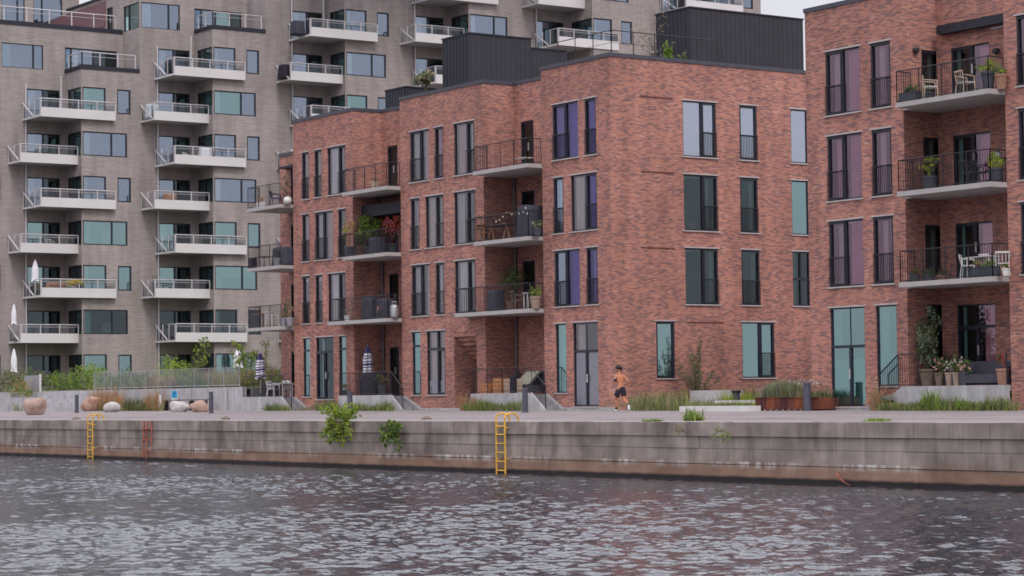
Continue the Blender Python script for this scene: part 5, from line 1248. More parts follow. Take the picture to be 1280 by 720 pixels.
def covered(x, y, z, w, d, h, label, name='covered_furniture', mat='dark_cloth', cat='cover', rz=0):
    bm_ = bmesh.new(); bmesh.ops.create_cube(bm_, size=1); bmesh.ops.subdivide_edges(bm_, edges=bm_.edges, cuts=5, use_grid_fill=True); rg = random.Random(int(abs(x*91)))
    for v in bm_.verts:
        t_ = v.co.z+.5; s_ = 1-.10*t_+.02*math.sin(v.co.x*14+v.co.y*9); v.co = Vector((v.co.x*w*s_, v.co.y*d*s_, t_*h*(1-.05*abs(v.co.x*2)**3)+.0))+Vector((rg.uniform(-1, 1), rg.uniform(-1, 1), 0))*.012
    me = bpy.data.meshes.new(name); bm_.to_mesh(me); bm_.free(); me.materials.append(m_(mat)); me.polygons.foreach_set('use_smooth', [True]*len(me.polygons)); o = bpy.data.objects.new(name, me); COL.objects.link(o); o.location = (x, y, z); o.rotation_euler = (0, 0, rz); return tag(o, label, cat)
def crate(x, y, z, w, d, h, label, mat='orange_box'):
    m = MB(); 
    for i in range(4): m.box(-w/2, w/2, -d/2, -d/2+.02, h*i/4+.01, h*(i+1)/4-.015, mat); m.box(-w/2, w/2, d/2-.02, d/2, h*i/4+.01, h*(i+1)/4-.015, mat); m.box(-w/2, -w/2+.02, -d/2+.021, d/2-.021, h*i/4+.01, h*(i+1)/4-.015, mat); m.box(w/2-.02, w/2, -d/2+.021, d/2-.021, h*i/4+.01, h*(i+1)/4-.015, mat)
    m.box(-w/2+.02, w/2-.02, -d/2+.02, d/2-.02, 0, .03, mat); o = m.build('wooden_box', None, (0, 0, 0)); o.location = (x, y, z); return tag(o, label, 'box')
AX = lambda px, y, z: ux(px, y, z+.4)
# --- right building, top balcony (z 12.6)
z = 12.6
chair(AX(1163, 57.4, z), 57.4, z, 2.5, 'light wooden chair turned sideways on the top balcony of the right building', group='chairs on the right building top balcony')
chair(AX(1207, 57.6, z), 57.6, z, 2.95, 'light wooden armchair facing out, at the middle of the right top balcony', group='chairs on the right building top balcony')
pot_plant(AX(1137, 57.3, z), 57.3, z, 'dark planter box with low green plants at the left end of the right top balcony', pot='dark_pot', box=.85, h=.34, plant=(.3, .22), mats=('leaf_mid', 'leaf_dark'))
pot_plant(AX(1157, 58.2, z), 58.2, z, 'dark pot with green plant behind the sideways chair on the top balcony', pot='dark_pot', r=.3, h=.42, plant=(.35, .3), mats=('leaf_mid', 'leaf_light'))
pot_plant(AX(1235, 57.35, z), 57.35, z, 'tall dark pot with spreading yellow-green plant at the right of the top balcony', pot='dark_pot', r=.24, h=.62, plant=(.75, .45), mats=('leaf_yellow', 'leaf_light', 'leaf_olive'), n=480)
pot_plant(AX(1251, 57.5, z), 57.5, z, 'brown pot with a few leaves at the right end of the top balcony', pot='terracotta', r=.22, h=.5, plant=(.3, .25), mats=('leaf_olive', 'leaf_light'))
# second (9.48)
z = 9.48
pot_plant(AX(1163, 57.9, z), 57.9, z, 'potted palm with drooping pale leaves on the second balcony of the right building', pot='dark_pot', r=.26, h=.55, plant=(.6, .5), stem=.2, mats=('leaf_olive', 'leaf_yellow'), n=260, size=.07)
pot_plant(AX(1245, 57.6, z), 57.6, z, 'pot with a round lime green plant at the right of the second balcony', pot='dark_pot', r=.25, h=.5, plant=(.4, .45), mats=('leaf_yellow', 'leaf_light'), n=380)
chair(AX(1212, 57.5, z), 57.5, z, 3.0, 'dark wire chair left of the other one on the second right balcony', 'dark_metal', 'dark_cloth', group='dark chairs on the second right balcony')
chair(AX(1226, 57.7, z), 57.7, z, 2.8, 'dark wire chair right of the other one, next to the lime green plant', 'dark_metal', 'dark_cloth', group='dark chairs on the second right balcony')
table(AX(1249, 58.6, z), 58.6, z, 0, 'small dark side table by the wall of the second right balcony', .7, .4, .95)
pot_plant(AX(1249, 58.6, z), 58.6, z+.95, 'pale blue pot standing on the side table of the second right balcony', pot='curtain_grey', r=.12, h=.2, plant=(.15, .12), mats=('leaf_silver',), n=40)
# third (6.31)
z = 6.31
for i, (px, yy, rz, lab) in enumerate(((1211, 57.4, 2.2, 'white wire chair at the left of the white table, third right balcony'), (1252, 57.5, 4.0, 'white wire chair at the right of the white table, third right balcony'), (1238, 58.1, 3.1, 'white wire chair behind the white table, third right balcony'))):
    chair(AX(px, yy, z), yy, z, rz, lab, 'white_panel', 'white_panel', group='white chairs on the third right balcony')
table(AX(1229, 57.7, z), 57.7, z, 0, 'white wire table between the white chairs, third right balcony', 1.1, .6, .74, 'white_panel')
pot_plant(AX(1222, 57.15, z), 57.15, z, 'dark box with pink flowers before the white table, third right balcony', pot='dark_pot', box=.6, h=.32, plant=(.25, .25), bloom='petal_pink')
pot_plant(AX(1238, 57.15, z), 57.15, z, 'dark box with green plants before the white table, third right balcony', pot='dark_pot', box=.6, h=.32, plant=(.25, .3))
pot_plant(AX(1257, 57.2, z), 57.2, z, 'small pot of pink and white flowers at the right end, third right balcony', pot='white_pot', r=.14, h=.25, plant=(.2, .22), bloom='petal_pink', mats=('leaf_mid',))
pot_plant(AX(1143, 57.3, z), 57.3, z, 'pot with red-pink flowers at the left end, third right balcony', pot='dark_pot', r=.18, h=.28, plant=(.25, .2), bloom='leaf_red', mats=('leaf_mid',))
pot_plant(AX(1160, 57.6, z), 57.6, z, 'low dark pot with dark leaves below the narrow window, third right balcony', pot='dark_pot', r=.24, h=.25, plant=(.35, .2), mats=('leaf_dark',))
pot_plant(AX(1177, 58.1, z), 58.1, z, 'low wide pot with olive leaves near the wall corner, third right balcony', pot='terracotta', r=.3, h=.22, plant=(.35, .15), mats=('leaf_olive', 'leaf_dark'))
# right ground terrace
z = zat(482, -56.5, 57.5)
pot_plant(ux(1161, 58.1, 3.5), 58.1, z, 'tall olive-like tree with drooping grey-green leaves on the right terrace', pot='bark', r=.36, h=.6, plant=(.62, 1.6), stem=.45, mats=('leaf_silver', 'leaf_olive', 'leaf_dark'), n=1500, size=.06, name='potted_tree')
pot_plant(ux(1188, 58.4, 3.5), 58.4, z, 'plum coloured leafy shrub behind the roses on the right terrace', pot='dark_pot', r=.3, h=.5, plant=(.6, .85), mats=('leaf_plum', 'leaf_plum', 'leaf_dark'), n=800)
for px, lab, pm_, bl in ((1174, 'brown pot of pale pink roses, leftmost of the rose pots on the right terrace', 'bark', 'petal_pink'), (1187, 'beige pot of pale roses, second from the left on the right terrace', 'beige_pot', 'petal_white'), (1196, 'beige pot of white roses, third from the left on the right terrace', 'beige_pot', 'petal_white'), (1205, 'dark pot of pink roses with green leaves beside the sofa on the right terrace', 'dark_pot', 'petal_pink')):
    pot_plant(ux(px, 57.85, 3.3), 57.85, z, lab, pot=pm_, r=.17, h=.46, plant=(.36, .5), mats=('leaf_dark', 'leaf_mid'), bloom=bl, n=260, size=.05)
def sofa(x, y, z, w, label):
    t = thing('outdoor_sofa', label, 'sofa', (x, y, z)); m = MB(); m.box(-w/2, w/2, -.4, .4, .08, .38, 'sofa_grey'); m.build('seat', t); m = MB(); m.box(-w/2, w/2, .28, .45, .38, .82, 'sofa_grey'); m.build('backrest', t)
    for s_ in (-1, 1): m = MB(); m.box(s_*w/2-.09*(1+s_), s_*w/2+.09*(1-s_), -.4, .45, .381, .62, 'sofa_grey'); m.build('armrest', t)
simple('sofa_grey', (.055, .055, .075), .9, 0, .15)
sofa(ux(1233, 58.2, 3.2), 58.2, z, 2.6, 'dark grey low outdoor sofa at the right end of the right terrace')
pot_plant(ux(1253, 57.8, 3.5), 57.8, z, 'terracotta pot with small red flowers at the right pier of the right terrace', pot='terracotta', r=.22, h=.55, plant=(.3, .45), mats=('leaf_dark', 'leaf_red'), n=160)

# --- middle building, right-hand recess
z = 9.38
table(AX(629, 57.8, z), 57.8, z, 0, 'dark trestle table under the string lights', 2.0, .7, .72, 'teak', 'dark_cloth', True)
chair(AX(606, 57.6, z), 57.6, z, 1.7, 'reddish wooden chair at the left end of the trestle table', 'teak', 'teak', group='chairs at the trestle table')
chair(AX(636, 58.3, z), 58.3, z, 3.1, 'reddish wooden chair behind the trestle table', 'teak', 'teak', group='chairs at the trestle table')
covered(AX(664, 57.9, z), 57.9, z, 1.15, .8, 1.45, 'tall dark covered grill at the right of the string-lit balcony', 'covered_grill', cat='grill')
pot_plant(AX(672, 57.2, z), 57.2, z, 'small grey-green plant beside the covered grill', pot='dark_pot', r=.18, h=.3, plant=(.3, .4), mats=('leaf_silver', 'leaf_mid'))
pot_plant(AX(622, 58.9, z), 58.9, z, 'tall leafy climber filling the left corner behind the string-lit balcony', pot='dark_pot', r=.3, h=.4, plant=(1.0, 1.9), stem=.3, mats=('leaf_dark', 'leaf_olive', 'leaf_dark'), n=1700, size=.06)
pot_plant(AX(602, 57.5, z), 57.5, z, 'red flowering pot hanging low at the left of the string-lit balcony', pot='terracotta', r=.2, h=.5, plant=(.4, .35), mats=('leaf_red', 'leaf_dark'), n=220)
def string_lights():
    pts = [(620, 277), (624.5, 275), (628.5, 271), (633, 266.5), (637, 266.5), (640, 268), (643.5, 268), (649, 267), (654, 265), (657, 260), (659, 267)]
    t = thing('string_lights', 'string of small warm bulbs hung over the trestle table balcony', 'string lights', (AX(640, 57.1, 11), 57.1, 10.6)); P = t.location; prev = None; c = MB()
    for px, py in pts:
        x, zz = onY(px, py, 57.1); p = Vector((x, 57.1, zz))
        if prev: c.bar(prev, p+Vector((0, 0, .05)), .006, 'dark_metal', 3)
        prev = p+Vector((0, 0, .05)); b = MB(); b.lathe(x, 57.1, [(.012, zz+.04), (.024, zz+.01), (.024, zz-.015), (.008, zz-.03)], 'bulb', 8); b.build('bulb', t, P)
    c.build('cable', t, P)
m, n_, l_ = new_mat('bulb'); o_ = n_.new('ShaderNodeOutputMaterial'); e_ = n_.new('ShaderNodeEmission'); e_.inputs[0].default_value = (1, .86, .74, 1); e_.inputs[1].default_value = .7; l_.new(e_.outputs[0], o_.inputs[0])
string_lights()
z = 6.27
pot_plant(AX(669, 57.3, z), 57.3, z, 'beige tapered pot with round green shrub at the right of the lower balcony', pot='beige_pot', r=.25, h=.52, plant=(.34, .45), mats=('leaf_mid', 'leaf_light'), n=420)
covered(AX(620, 57.6, z), 57.6, z, .6, .6, .95, 'dark armchair-like covered seat on the lower balcony below the string lights', 'covered_chair', cat='cover')
pot_plant(AX(640, 58.7, z), 58.7, z, 'tall bushy plant in the corner of the lower balcony below the string lights', pot='terracotta', r=.26, h=.5, plant=(.85, 1.1), stem=.3, mats=('leaf_dark', 'leaf_mid', 'leaf_olive'), n=900, size=.055)
table(AX(660, 57.4, z), 57.4, z, 0, 'small white side table next to the beige pot', .35, .35, .72, 'white_panel')
chair(AX(648, 57.7, z), 57.7, z, 2.9, 'dark slatted chair in the middle of the lower balcony below the string lights', 'bark', 'bark')
z = 12.52
table(AX(655, 57.5, z), 57.5, z, 0, 'low table on the top balcony of the right recess', .8, .45, .35, 'dark_metal', 'cream_cloth')
# --- middle building, left recess
z = 9.37
pot_plant(AX(463, 58.2, z), 58.2, z, 'large bright green bush in the middle of the planted balcony', pot='dark_pot', r=.35, h=.5, plant=(.95, 1.25), stem=.25, mats=('leaf_mid', 'leaf_light', 'leaf_dark'), n=1500, size=.065)
pot_plant(AX(490, 58.0, z), 58.0, z, 'red-leaved maple at the right of the planted balcony', pot='dark_pot', r=.3, h=.5, plant=(.7, .9), stem=.45, mats=('leaf_red', 'leaf_red', 'leaf_plum'), n=1000, size=.06)
pot_plant(AX(437, 57.2, z), 57.2, z, 'pale yellowish small tree in a dark pot at the left of the planted balcony', pot='dark_pot', r=.27, h=.5, plant=(.55, .75), stem=.45, mats=('leaf_tan', 'leaf_yellow', 'leaf_orange'), n=420)
table(AX(486, 57.4, z), 57.4, z, 0, 'dark bistro table below the red maple', .8, .55, .72)
covered(AX(472, 57.7, z), 57.7, z, .7, .6, .85, 'dark covered seat between the bush and the bistro table', 'covered_chair', cat='cover')
z = 6.27
covered(AX(465, 57.7, z), 57.7, z, .9, .7, 1.1, 'tall dark covered chair left on the balcony with the grey canister', 'covered_chair', cat='cover')
covered(AX(482, 57.9, z), 57.9, z, 1.1, .7, 1.0, 'dark covered grill on the balcony with the grey canister', 'covered_grill', cat='grill')
def canister(x, y, z):
    t = thing('gas_bottle', 'pale grey gas bottle with handle ring on the balcony beside the covered grill', 'gas bottle', (x, y, z)); m = MB(); m.lathe(0, 0, [(.15, 0), (.19, .04), (.2, .1), (.2, .52), (.17, .6), (.08, .64)], 'galvanised', 18); m.build('body', t, smooth=True)
    m = MB()
    for i in range(4): a = i*1.57; m.bar((.12*math.cos(a), .12*math.sin(a), .6), (.12*math.cos(a), .12*math.sin(a), .75), .014, 'galvanised', 4)
    m.lathe(0, 0, [(.13, .74), (.135, .75), (.135, .77), (.13, .78)], 'galvanised', 12); m.build('handle_ring', t)
canister(AX(493, 57.3, z), 57.3, z)
pot_plant(AX(434, 57.3, z), 57.3, z, 'small white pot with wiry plant at the left of the balcony with the grey canister', pot='white_pot', r=.16, h=.28, plant=(.28, .3), mats=('leaf_silver',), n=80)
pot_plant(AX(473, 57.2, z), 57.2, z, 'small pot with a pink bloom between the two dark covers', pot='dark_pot', r=.13, h=.3, plant=(.16, .35), mats=('leaf_plum', 'petal_pink'), n=70)
z = 12.5
pot_plant(AX(468, 57.6, z), 57.6, z, 'low pale lantern-like pot with grasses on the top left recess balcony', pot='pale_wood', r=.2, h=.4, plant=(.3, .2), mats=('leaf_olive',), n=70)
# --- end balconies over the left yard
z = 12.42
def vase(x, y, z, r, label):
    m = MB(); m.lathe(0, 0, [(r*.5, 0), (r*.95, r*.5), (r*1.02, r*.95), (r*.85, r*1.45), (r*.5, r*1.7), (r*.55, r*1.78)], 'white_pot', 18); o = m.build('round_vase', None, smooth=True); o.location = (x, y, z); tag(o, label, 'vase')
vase(AX(359.5, 57.3, z), 57.3, z, .21, 'round white vase on the topmost end balcony over the yard')
pot_plant(AX(357, 58.2, z), 58.2, z, 'tall reddish olive shrub behind the white vase', pot='terracotta', r=.25, h=.5, plant=(.45, 1.0), mats=('leaf_olive', 'leaf_plum', 'leaf_tan'), n=420)
pot_plant(AX(326, 57.6, z), 57.6, z, 'square white pot with dry grass at the left of the topmost end balcony', pot='white_pot', box=.5, h=.35, plant=(.3, .35), mats=('leaf_tan', 'leaf_orange'), n=120)
chair(AX(345, 57.6, z), 57.6, z, 2.4, 'dark folding chair on the topmost end balcony', 'dark_metal', 'navy_cloth')
z = 9.32
covered(AX(357, 57.8, z), 57.8, z, 1.5, .8, 1.0, 'wide dark covered grill on the middle end balcony', 'covered_grill', cat='grill')
pot_plant(AX(346, 57.3, z), 57.3, z, 'pale pot in front of the wide covered grill, middle end balcony', pot='grey_concrete', r=.2, h=.42, plant=(.2, .3), mats=('leaf_dark',), n=90)
table(AX(330, 57.6, z), 57.6, z, 0, 'dark low table at the left of the middle end balcony', 1.0, .6, .6, 'dark_metal')
covered(AX(316, 57.4, z), 57.4, z, .35, .35, .6, 'small black upright heater at the far left of the middle end balcony', 'patio_heater', 'black_cloth', 'heater')
z = 6.22
table(AX(329, 57.7, z), 57.7, z, 0, 'brown wooden table on the lowest end balcony', 1.3, .7, .74, 'bark', 'teak')
chair(AX(340, 57.5, z), 57.5, z, 1.9, 'white curved chair beside the brown table on the lowest end balcony', 'white_panel', 'white_panel')
for px, lab, mt in ((355, 'grey pot with a dark conifer, left one on the lowest end balcony', ('leaf_dark', 'leaf_olive')), (363, 'grey pot with a tan shrub, right one on the lowest end balcony', ('leaf_tan', 'leaf_olive'))):
    pot_plant(AX(px, 57.3, z), 57.3, z, lab, pot='galvanised', r=.22, h=.42, plant=(.35, .8), mats=mt, n=260)
# --- ground terraces
zt_ = 2.62
parasol(ux(325.5, 57.6, 4), 57.6, zt_, 'closed navy and white striped parasol on the left terrace', zat(441.5, ux(325.5, 57.6, 4), 57.6), zat(473, ux(325.5, 57.6, 4), 57.6))
parasol(ux(460, 57.9, 4), 57.9, zt_, 'closed navy and white striped parasol on the terrace with dark furniture', zat(432, ux(460, 57.9, 4), 57.9), zat(468, ux(460, 57.9, 4), 57.9))
chair(ux(342, 57.8, 3), 57.8, zt_, 2.0, 'white garden chair at the left of the white table on the left terrace', 'white_panel', 'white_cloth', s=1.7)
chair(ux(362, 58.3, 3), 58.3, zt_, 3.6, 'white garden chair at the right of the white table on the left terrace', 'white_panel', 'white_cloth', s=1.7)
table(ux(354, 57.9, 3), 57.9, zt_, 0, 'white draped table on the left terrace', 1.0, .7, .74, 'white_panel', 'white_cloth')
covered(ux(338, 58.4, 3), 58.4, zt_, .7, .6, .8, 'dark covered seat behind the white chairs on the left terrace', 'covered_chair', cat='cover')
covered(ux(468, 57.8, 3.2), 57.8, zt_, 1.2, .9, 1.15, 'bulky black covered grill on the terrace below the gas bottle balcony', 'covered_grill', 'black_cloth', 'grill')
chair(ux(453, 57.6, 3.2), 57.6, zt_, 2.6, 'dark metal chair left of the black cover on the middle-left terrace', 'dark_metal', 'dark_cloth')
table(ux(455, 58.2, 3.2), 58.2, zt_, 0, 'dark metal table behind the dark chair on the middle-left terrace', .9, .6, .74)
pot_plant(ux(478, 57.5, 3.2), 57.5, zt_, 'dark pot with red flowers right of the black cover', pot='dark_pot', r=.22, h=.5, plant=(.35, .5), mats=('leaf_mid', 'leaf_dark'), bloom='leaf_red', n=260)
pot_plant(ux(432, 57.4, 3.2), 57.4, zt_, 'dark pot with olive leaves by the window on the middle-left terrace', pot='dark_pot', r=.2, h=.3, plant=(.3, .3), mats=('leaf_olive', 'leaf_tan'), n=160)
crate(ux(627.5, 57.7, 3.1), 57.7, zt_, .75, .5, .72, 'tall orange wooden box in the middle of the terrace with cushions')
crate(ux(611, 57.7, 3.1), 57.7, zt_, .6, .5, .5, 'lower orange wooden box at the left of the terrace with cushions')
crate(ux(641.5, 57.5, 3.1), 57.5, zt_, .7, .5, .68, 'pale wooden box right of the orange ones on the terrace', 'pale_wood')
covered(ux(641.5, 57.3, 3.1), 57.3, zt_, .24, .2, .85, 'black backpack-like bag leaning against the pale wooden box', 'black_bag', 'black_cloth', 'bag')
def cushions():
    x, y = ux(663, 58.2, 3.2), 58.2; t = thing('lounge_chair', 'dark lounge chair with a big pale sage cushion at the right of the terrace', 'lounge chair', (x, y, zt_)); m = MB(); m.box(-.85, .75, -.4, .5, .1, .38, 'sofa_grey'); m.build('seat', t); m = MB(); m.box(-.8, .8, .35, .55, .38, 1.0, 'sofa_grey'); m.build('backrest', t)
    m = MB(); m.prism([(-.75, -.3, .42), (.25, -.3, .42), (.55, .1, .98), (-.45, .1, .98)], (0, .16, 0), 'sage_cloth'); m.build('cushion', t)
simple('sage_cloth', (.36, .35, .29), .9, 0, .1); cushions()
pot_plant(ux(650, 58.9, 3.2), 58.9, zt_, 'dark spiky plant behind the lounge chair', pot='dark_pot', r=.2, h=.45, plant=(.35, .55), mats=('leaf_dark', 'navy_cloth'), n=150)
# --- grey building balconies
def gb_pt(k, n, fy, out=1.2):
    return GX[k-1]+out, GC[k]-3+fy*4.5, zh(n)-2.06
x, y, z = GX[0]+1.6, uy(44, GX[0]+1.6, 9), zh(2)-2.06
parasol(x, y, z, 'closed white parasol on the grey building balcony with yellow flowers', zat(324, x, y), zat(351, x, y), .15, False)
x = GX[0]+1.3; y = uy(17.5, x, 7); z = zh(1)-2.06
parasol(x, y, z, 'closed white parasol on the lowest left balcony of the grey building', zat(380, x, y), zat(405, x, y), .10, False)
x, y = GX[0]+1.5, uy(17.5, GX[0]+1.5, 4); parasol(x, y, 2.4, 'closed white parasol standing on the ground below the lowest left balcony', zat(436, x, y), zat(465, x, y), .13, False)
x = GX[0]+2.6; y = uy(91, x, 9); z = zh(2)-2.06
pot_plant(x, y, z, 'long white flower box with yellow flowers on a grey building balcony', pot='white_pot', r=.3, h=.62, plant=(.95, .45), mats=('petal_yellow', 'petal_yellow', 'leaf_yellow'), n=600, size=.07)
x = GX[0]+2.4; y = uy(70, x, 9); covered(x, y, z, .8, 1.2, .85, 'low brown cover beside the yellow flowers on the grey building balcony', 'covered_table', 'teak', 'cover')
for k, n, px, lab, mat in ((3, 8, 368, 'dark draped barbecue cover on the top corner balcony left of the black roof box', 'dark_cloth'), (3, 7, 353, 'dark draped cover at the left of the second balcony down by the roof', 'black_cloth'), (2, 4, 208, 'reddish brown cover at the open left side of a grey building balcony', 'teak'), (2, 6, 186, 'grey-green cover at the open left side of a grey building balcony, second from top', 'frosted_grey'), (2, 7, 211, 'dark cover at the open left side of the uppermost balcony of the second column', 'dark_cloth')):
    xx = GX[k-1]+1.9 if isN(k, n) else GX[k-1]+1.2; yy = uy(px, xx, zh(n)-1.5)+.25; covered(xx, yy, zh(n)-2.06, .9, .7, 1.0, lab, 'covered_furniture', mat)
for k, n, px, lab, kind in ((1, 6, 95, 'dark chair behind the rail of the topmost left-column balcony', 0), (1, 4, 60, 'dark chair at the open left part of the third balcony down, left column', 0), (1, 5, 50, 'dark chair behind the rail of the second balcony down, left column', 0), (1, 3, 62, 'low pale bench-like chair on the fourth balcony down, left column', 1), (2, 5, 235, 'pale chair right of the white cover on a second-column balcony', 1), (2, 3, 250, 'green plant in a dark pot on a second-column balcony level with the upper end balcony', 2), (2, 2, 235, 'small green plant on the second-column balcony above the bright bush', 2), (2, 1, 262, 'dark chair on the lowest second-column balcony, behind the young tree', 0), (3, 8, 405, 'green plant in a dark pot on the top balcony of the third column', 2)):
    xx = GX[k-1]+1.4; yy = uy(px, xx, zh(n)-1.2); zz = zh(n)-2.06
    if kind < 2: chair(xx, yy, zz, 1.2+.4*k, lab, *(('dark_metal', 'dark_cloth') if kind == 0 else ('white_panel', 'cream_cloth')))
    else: pot_plant(xx, yy, zz, lab, pot='dark_pot', r=.22, h=.5, plant=(.35, .7), mats=('leaf_mid', 'leaf_olive'), n=200)
x = GX[1]+2.2; y = uy(257, x, zh(5)-1.5); z = zh(5)-2.06
covered(x, y, z, .5, .9, 1.15, 'white draped cover on a grey building balcony, third from top in the second column', 'covered_furniture', 'white_cloth')
x = GX[1]+.9; y = uy(194, x, zh(2)-1); pot_plant(x, y, zh(2)-2.06, 'small hanging green plant at a grey building balcony above the bright bush', pot='dark_pot', r=.18, h=.9, plant=(.35, .5), mats=('leaf_olive', 'leaf_mid'), n=160)
# white cloth seen by the young tree: a closed white parasol
x, y = GX[1]+3.5, 0; y = uy(297.5, x, 4); parasol(x, y, 2.5, 'closed white parasol half hidden by the young yellow-green tree', zat(436, x, y), zat(459, x, y), .22, False)
# --- roof plants
def roof_plant(px, py, ptop, y, r, label, mats, n, size=.07, stem=.8, name='roof_tree'):
    x = ux(px, y, 18); h = zat(ptop, x, y)-16.25; pot_plant(x, y, 16.22, label, pot='dark_pot', r=.3, h=.6, plant=(r, h-.6-stem), stem=stem, mats=mats, n=n, size=size, name=name)
roof_plant(531, 105, 86, 60.0, .75, 'feathery olive palm on the roof left of the black roof box', ('leaf_olive', 'leaf_tan', 'leaf_dark'), 700, .09)
roof_plant(834, 62, 48, 63.2, .35, 'bright green bush on the roof left of the large black box', ('leaf_light', 'leaf_mid'), 500, .06, .3)
roof_plant(853, 65, 60, 63.0, .3, 'small green bush right in front of the large black roof box', ('leaf_mid', 'leaf_olive'), 220, .05, .2)
def bare_tree():
    y = 63.6; x = ux(818, y, 18); t = thing('roof_tree', 'thin nearly bare branching tree on the roof at the corner of the large black box', 'tree', (x, y, 16.22)); m = MB(); rg = random.Random(12); tips = branchy(m, (x, y, 16.22), 3.6, 1.5, 16, .04, 'bark', rg, .45); m.build('trunk', t, t.location); l = MB()
    for p in tips: leaves(l, [(p.x, p.y, p.z, .22, .22, .2)], 10, .05, ['leaf_olive', 'leaf_tan'], rng=rg)
    l.build('crown', t, t.location)
bare_tree()
# low tan sedum along the roof edge
mb = MB(); blades(mb, -80.4, -76.8, 58.3, 59.0, 16.2, .62, 500, ['leaf_tan', 'leaf_olive', 'leaf_orange'], .02, .5); blades(mb, -77.6, -76.8, 59, 63.5, 16.2, .66, 700, ['leaf_tan', 'leaf_olive', 'leaf_orange'], .02, .5)
tag(mb.build('roof_grass'), 'tan grasses along the roof edge', kind='stuff')

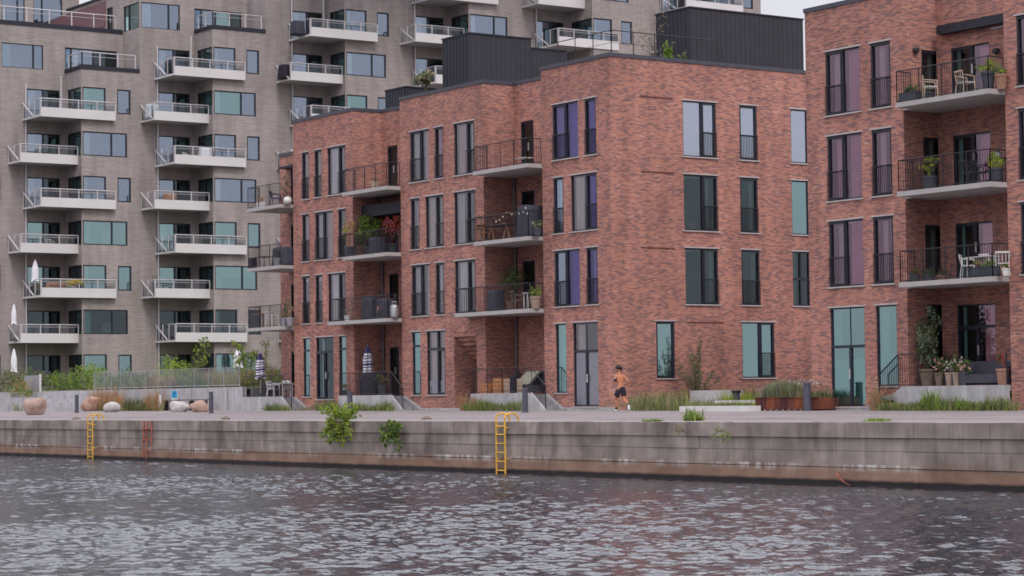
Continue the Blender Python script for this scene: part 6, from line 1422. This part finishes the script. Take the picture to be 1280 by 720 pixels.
# ------------------------------------------------------------------ the runner
def runner():
    Y = 55.3; x = ux(776, Y, 2.5); z = gz(x, Y)
    t = thing('person', 'bare-backed runner in black shorts and pale shoes, jogging left along the quay', 'person', (x, Y, z), R(78))
    def skin(name, verts, edges, radii, mat, parent, sub=2):
        me = bpy.data.meshes.new(name); me.from_pydata(verts, edges, []); o = bpy.data.objects.new(name, me); COL.objects.link(o)
        m = o.modifiers.new('s', 'SKIN'); m.use_smooth_shade = True; s = o.modifiers.new('u', 'SUBSURF'); s.levels = s.render_levels = sub
        sv = me.skin_vertices[0].data
        for i, r in enumerate(radii): sv[i].radius = r if isinstance(r, tuple) else (r, r)
        sv[0].use_root = True
        dg = bpy.context.evaluated_depsgraph_get(); dg.update(); ev = o.evaluated_get(dg); nm = bpy.data.meshes.new_from_object(ev); nm.materials.clear(); nm.materials.append(m_(mat)); nm.polygons.foreach_set('use_smooth', [True]*len(nm.polygons))
        bpy.data.objects.remove(o); ob = bpy.data.objects.new(name, nm); COL.objects.link(ob); ob.parent = parent; return ob
    # +y is the way he runs; left is -x
    V = [(0, -.02, .92), (0, .02, 1.05), (0, .05, 1.2), (0, .08, 1.34), (0, .10, 1.43), (0, .13, 1.50), (0, .16, 1.56), (0, .175, 1.63), (0, .17, 1.69)]
    Rr = [(.145, .11), (.125, .095), (.15, .10), (.175, .11), (.105, .085), (.055, .058), (.068, .08), (.082, .098), (.06, .075)]
    E = [(i, i+1) for i in range(8)]
    def limb(start, pts, rs):
        p = start
        for q, r in zip(pts, rs): V.append(q); Rr.append(r); E.append((p, len(V)-1)); p = len(V)-1
        return p
    limb(0, [(-.09, 0, .84), (-.10, .13, .66), (-.105, .20, .49), (-.105, .19, .36), (-.105, .20, .22), (-.105, .21, .10), (-.105, .30, .05), (-.105, .37, .035)], [.088, .078, .055, .056, .042, .033, .03, .022])
    limb(0, [(.09, -.02, .84), (.10, -.04, .66), (.105, -.08, .49), (.105, -.20, .42), (.105, -.33, .35), (.105, -.44, .28), (.105, -.49, .20), (.105, -.52, .13)], [.088, .076, .055, .057, .042, .033, .03, .022])
    la = limb(3, [(-.17, .08, 1.40), (-.22, .03, 1.28), (-.25, .00, 1.14), (-.22, .10, 1.12), (-.17, .22, 1.15)], [.055, .045, .036, .034, .026])
    ra = limb(3, [(.17, .08, 1.40), (.23, -.04, 1.29), (.27, -.13, 1.17), (.26, -.04, 1.08), (.24, .07, 1.06)], [.055, .045, .036, .034, .026])
    body = skin('body', V, E, Rr, 'skin', t)
    # hands: palm and five curled fingers each, grown from the wrist
    for (w, d) in (((-.17, .22, 1.15), Vector((.35, .9, .2))), ((.24, .07, 1.06), Vector((-.1, .95, .1)))):
        d.normalize(); w = Vector(w); s_ = Vector((0, 0, 1)).cross(d).normalized(); up = d.cross(s_)
        hv = [w-d*.01, w+d*.05, w+d*.085]; he = [(0, 1), (1, 2)]; hr = [(.02, .026), (.016, .034), (.014, .034)]
        for i, L in enumerate((.030, .036, .034, .026)):
            b = w+d*.088+up*(.027-.018*i); hv += [b, b+d*L*.7, b+d*L*.75-s_*L*.6, b+d*L*.2-s_*L*.95]; k = len(hv)-4; he += [(2, k), (k, k+1), (k+1, k+2), (k+2, k+3)]; hr += [.009, .0085, .008, .006]
        b = w+d*.03+up*.03; hv += [b, b+d*.025+up*.016-s_*.006, b+d*.045+up*.012-s_*.02]; k = len(hv)-3; he += [(1, k), (k, k+1), (k+1, k+2)]; hr += [.011, .010, .007]
        skin('hand', [tuple(v) for v in hv], he, hr, 'skin', t, 1)
    skin('shorts', [(0, -.02, .93), (0, -.01, 1.0), (-.10, .0, .82), (-.105, .09, .70), (-.105, .155, .58), (.10, -.02, .82), (.11, -.03, .70), (.115, -.055, .58)], [(0, 1), (0, 2), (2, 3), (3, 4), (0, 5), (5, 6), (6, 7)], [(.165, .135), (.148, .118), .12, .122, .125, .12, .122, .125], 'black_cloth', t)
    skin('hair', [(0, .16, 1.70), (0, .13, 1.685), (0, .11, 1.64), (0, .19, 1.735)], [(0, 1), (1, 2), (0, 3)], [(.094, .104), (.09, .09), (.066, .06), (.066, .05)], 'hair', t)
    for s_ in (-1, 1):
        m = MB(); m.lathe(s_*.078, .175, [(.006, 1.60), (.016, 1.61), (.018, 1.64), (.008, 1.66)], 'skin', 8); m.build('ear', t)
        m = MB(); m.lathe(s_*.03, .262, [(.002, 1.632), (.011, 1.64), (.002, 1.648)], 'black_cloth', 8); m.build('eye', t)
    m = MB(); m.prism([(-.012, .258, 1.605), (.012, .258, 1.605), (0, .285, 1.607), (0, .262, 1.64)], (0, .002, 0), 'skin'); m.build('nose', t)
    m = MB(); m.box(-.022, .022, .25, .256, 1.578, 1.584, 'rust_red'); m.build('mouth', t)
    m = MB(); a, b = Vector((-.222, .028, 1.275)), Vector((-.243, .008, 1.18)); m.bar(a, b, .062, 'black_cloth', 12); m.build('phone_armband', t)
    for (an, toe) in (((-.105, .17, .055), (-.105, .40, .035)), ((.105, -.475, .27), (.105, -.535, .06))):
        an, toe = Vector(an), Vector(toe); skin('shoe', [tuple(an), tuple(an.lerp(toe, .4)), tuple(an.lerp(toe, .75)), tuple(toe)], [(0, 1), (1, 2), (2, 3)], [(.05, .055), (.048, .046), (.05, .036), (.04, .026)], 'white_shoe', t, 2)
    for p, q in (((-.105, .205, .17), (-.105, .21, .09)), ((.105, -.42, .295), (.105, -.46, .25))): m = MB(); m.bar(p, q, .045, 'black_cloth', 10); m.build('sock', t)
runner()
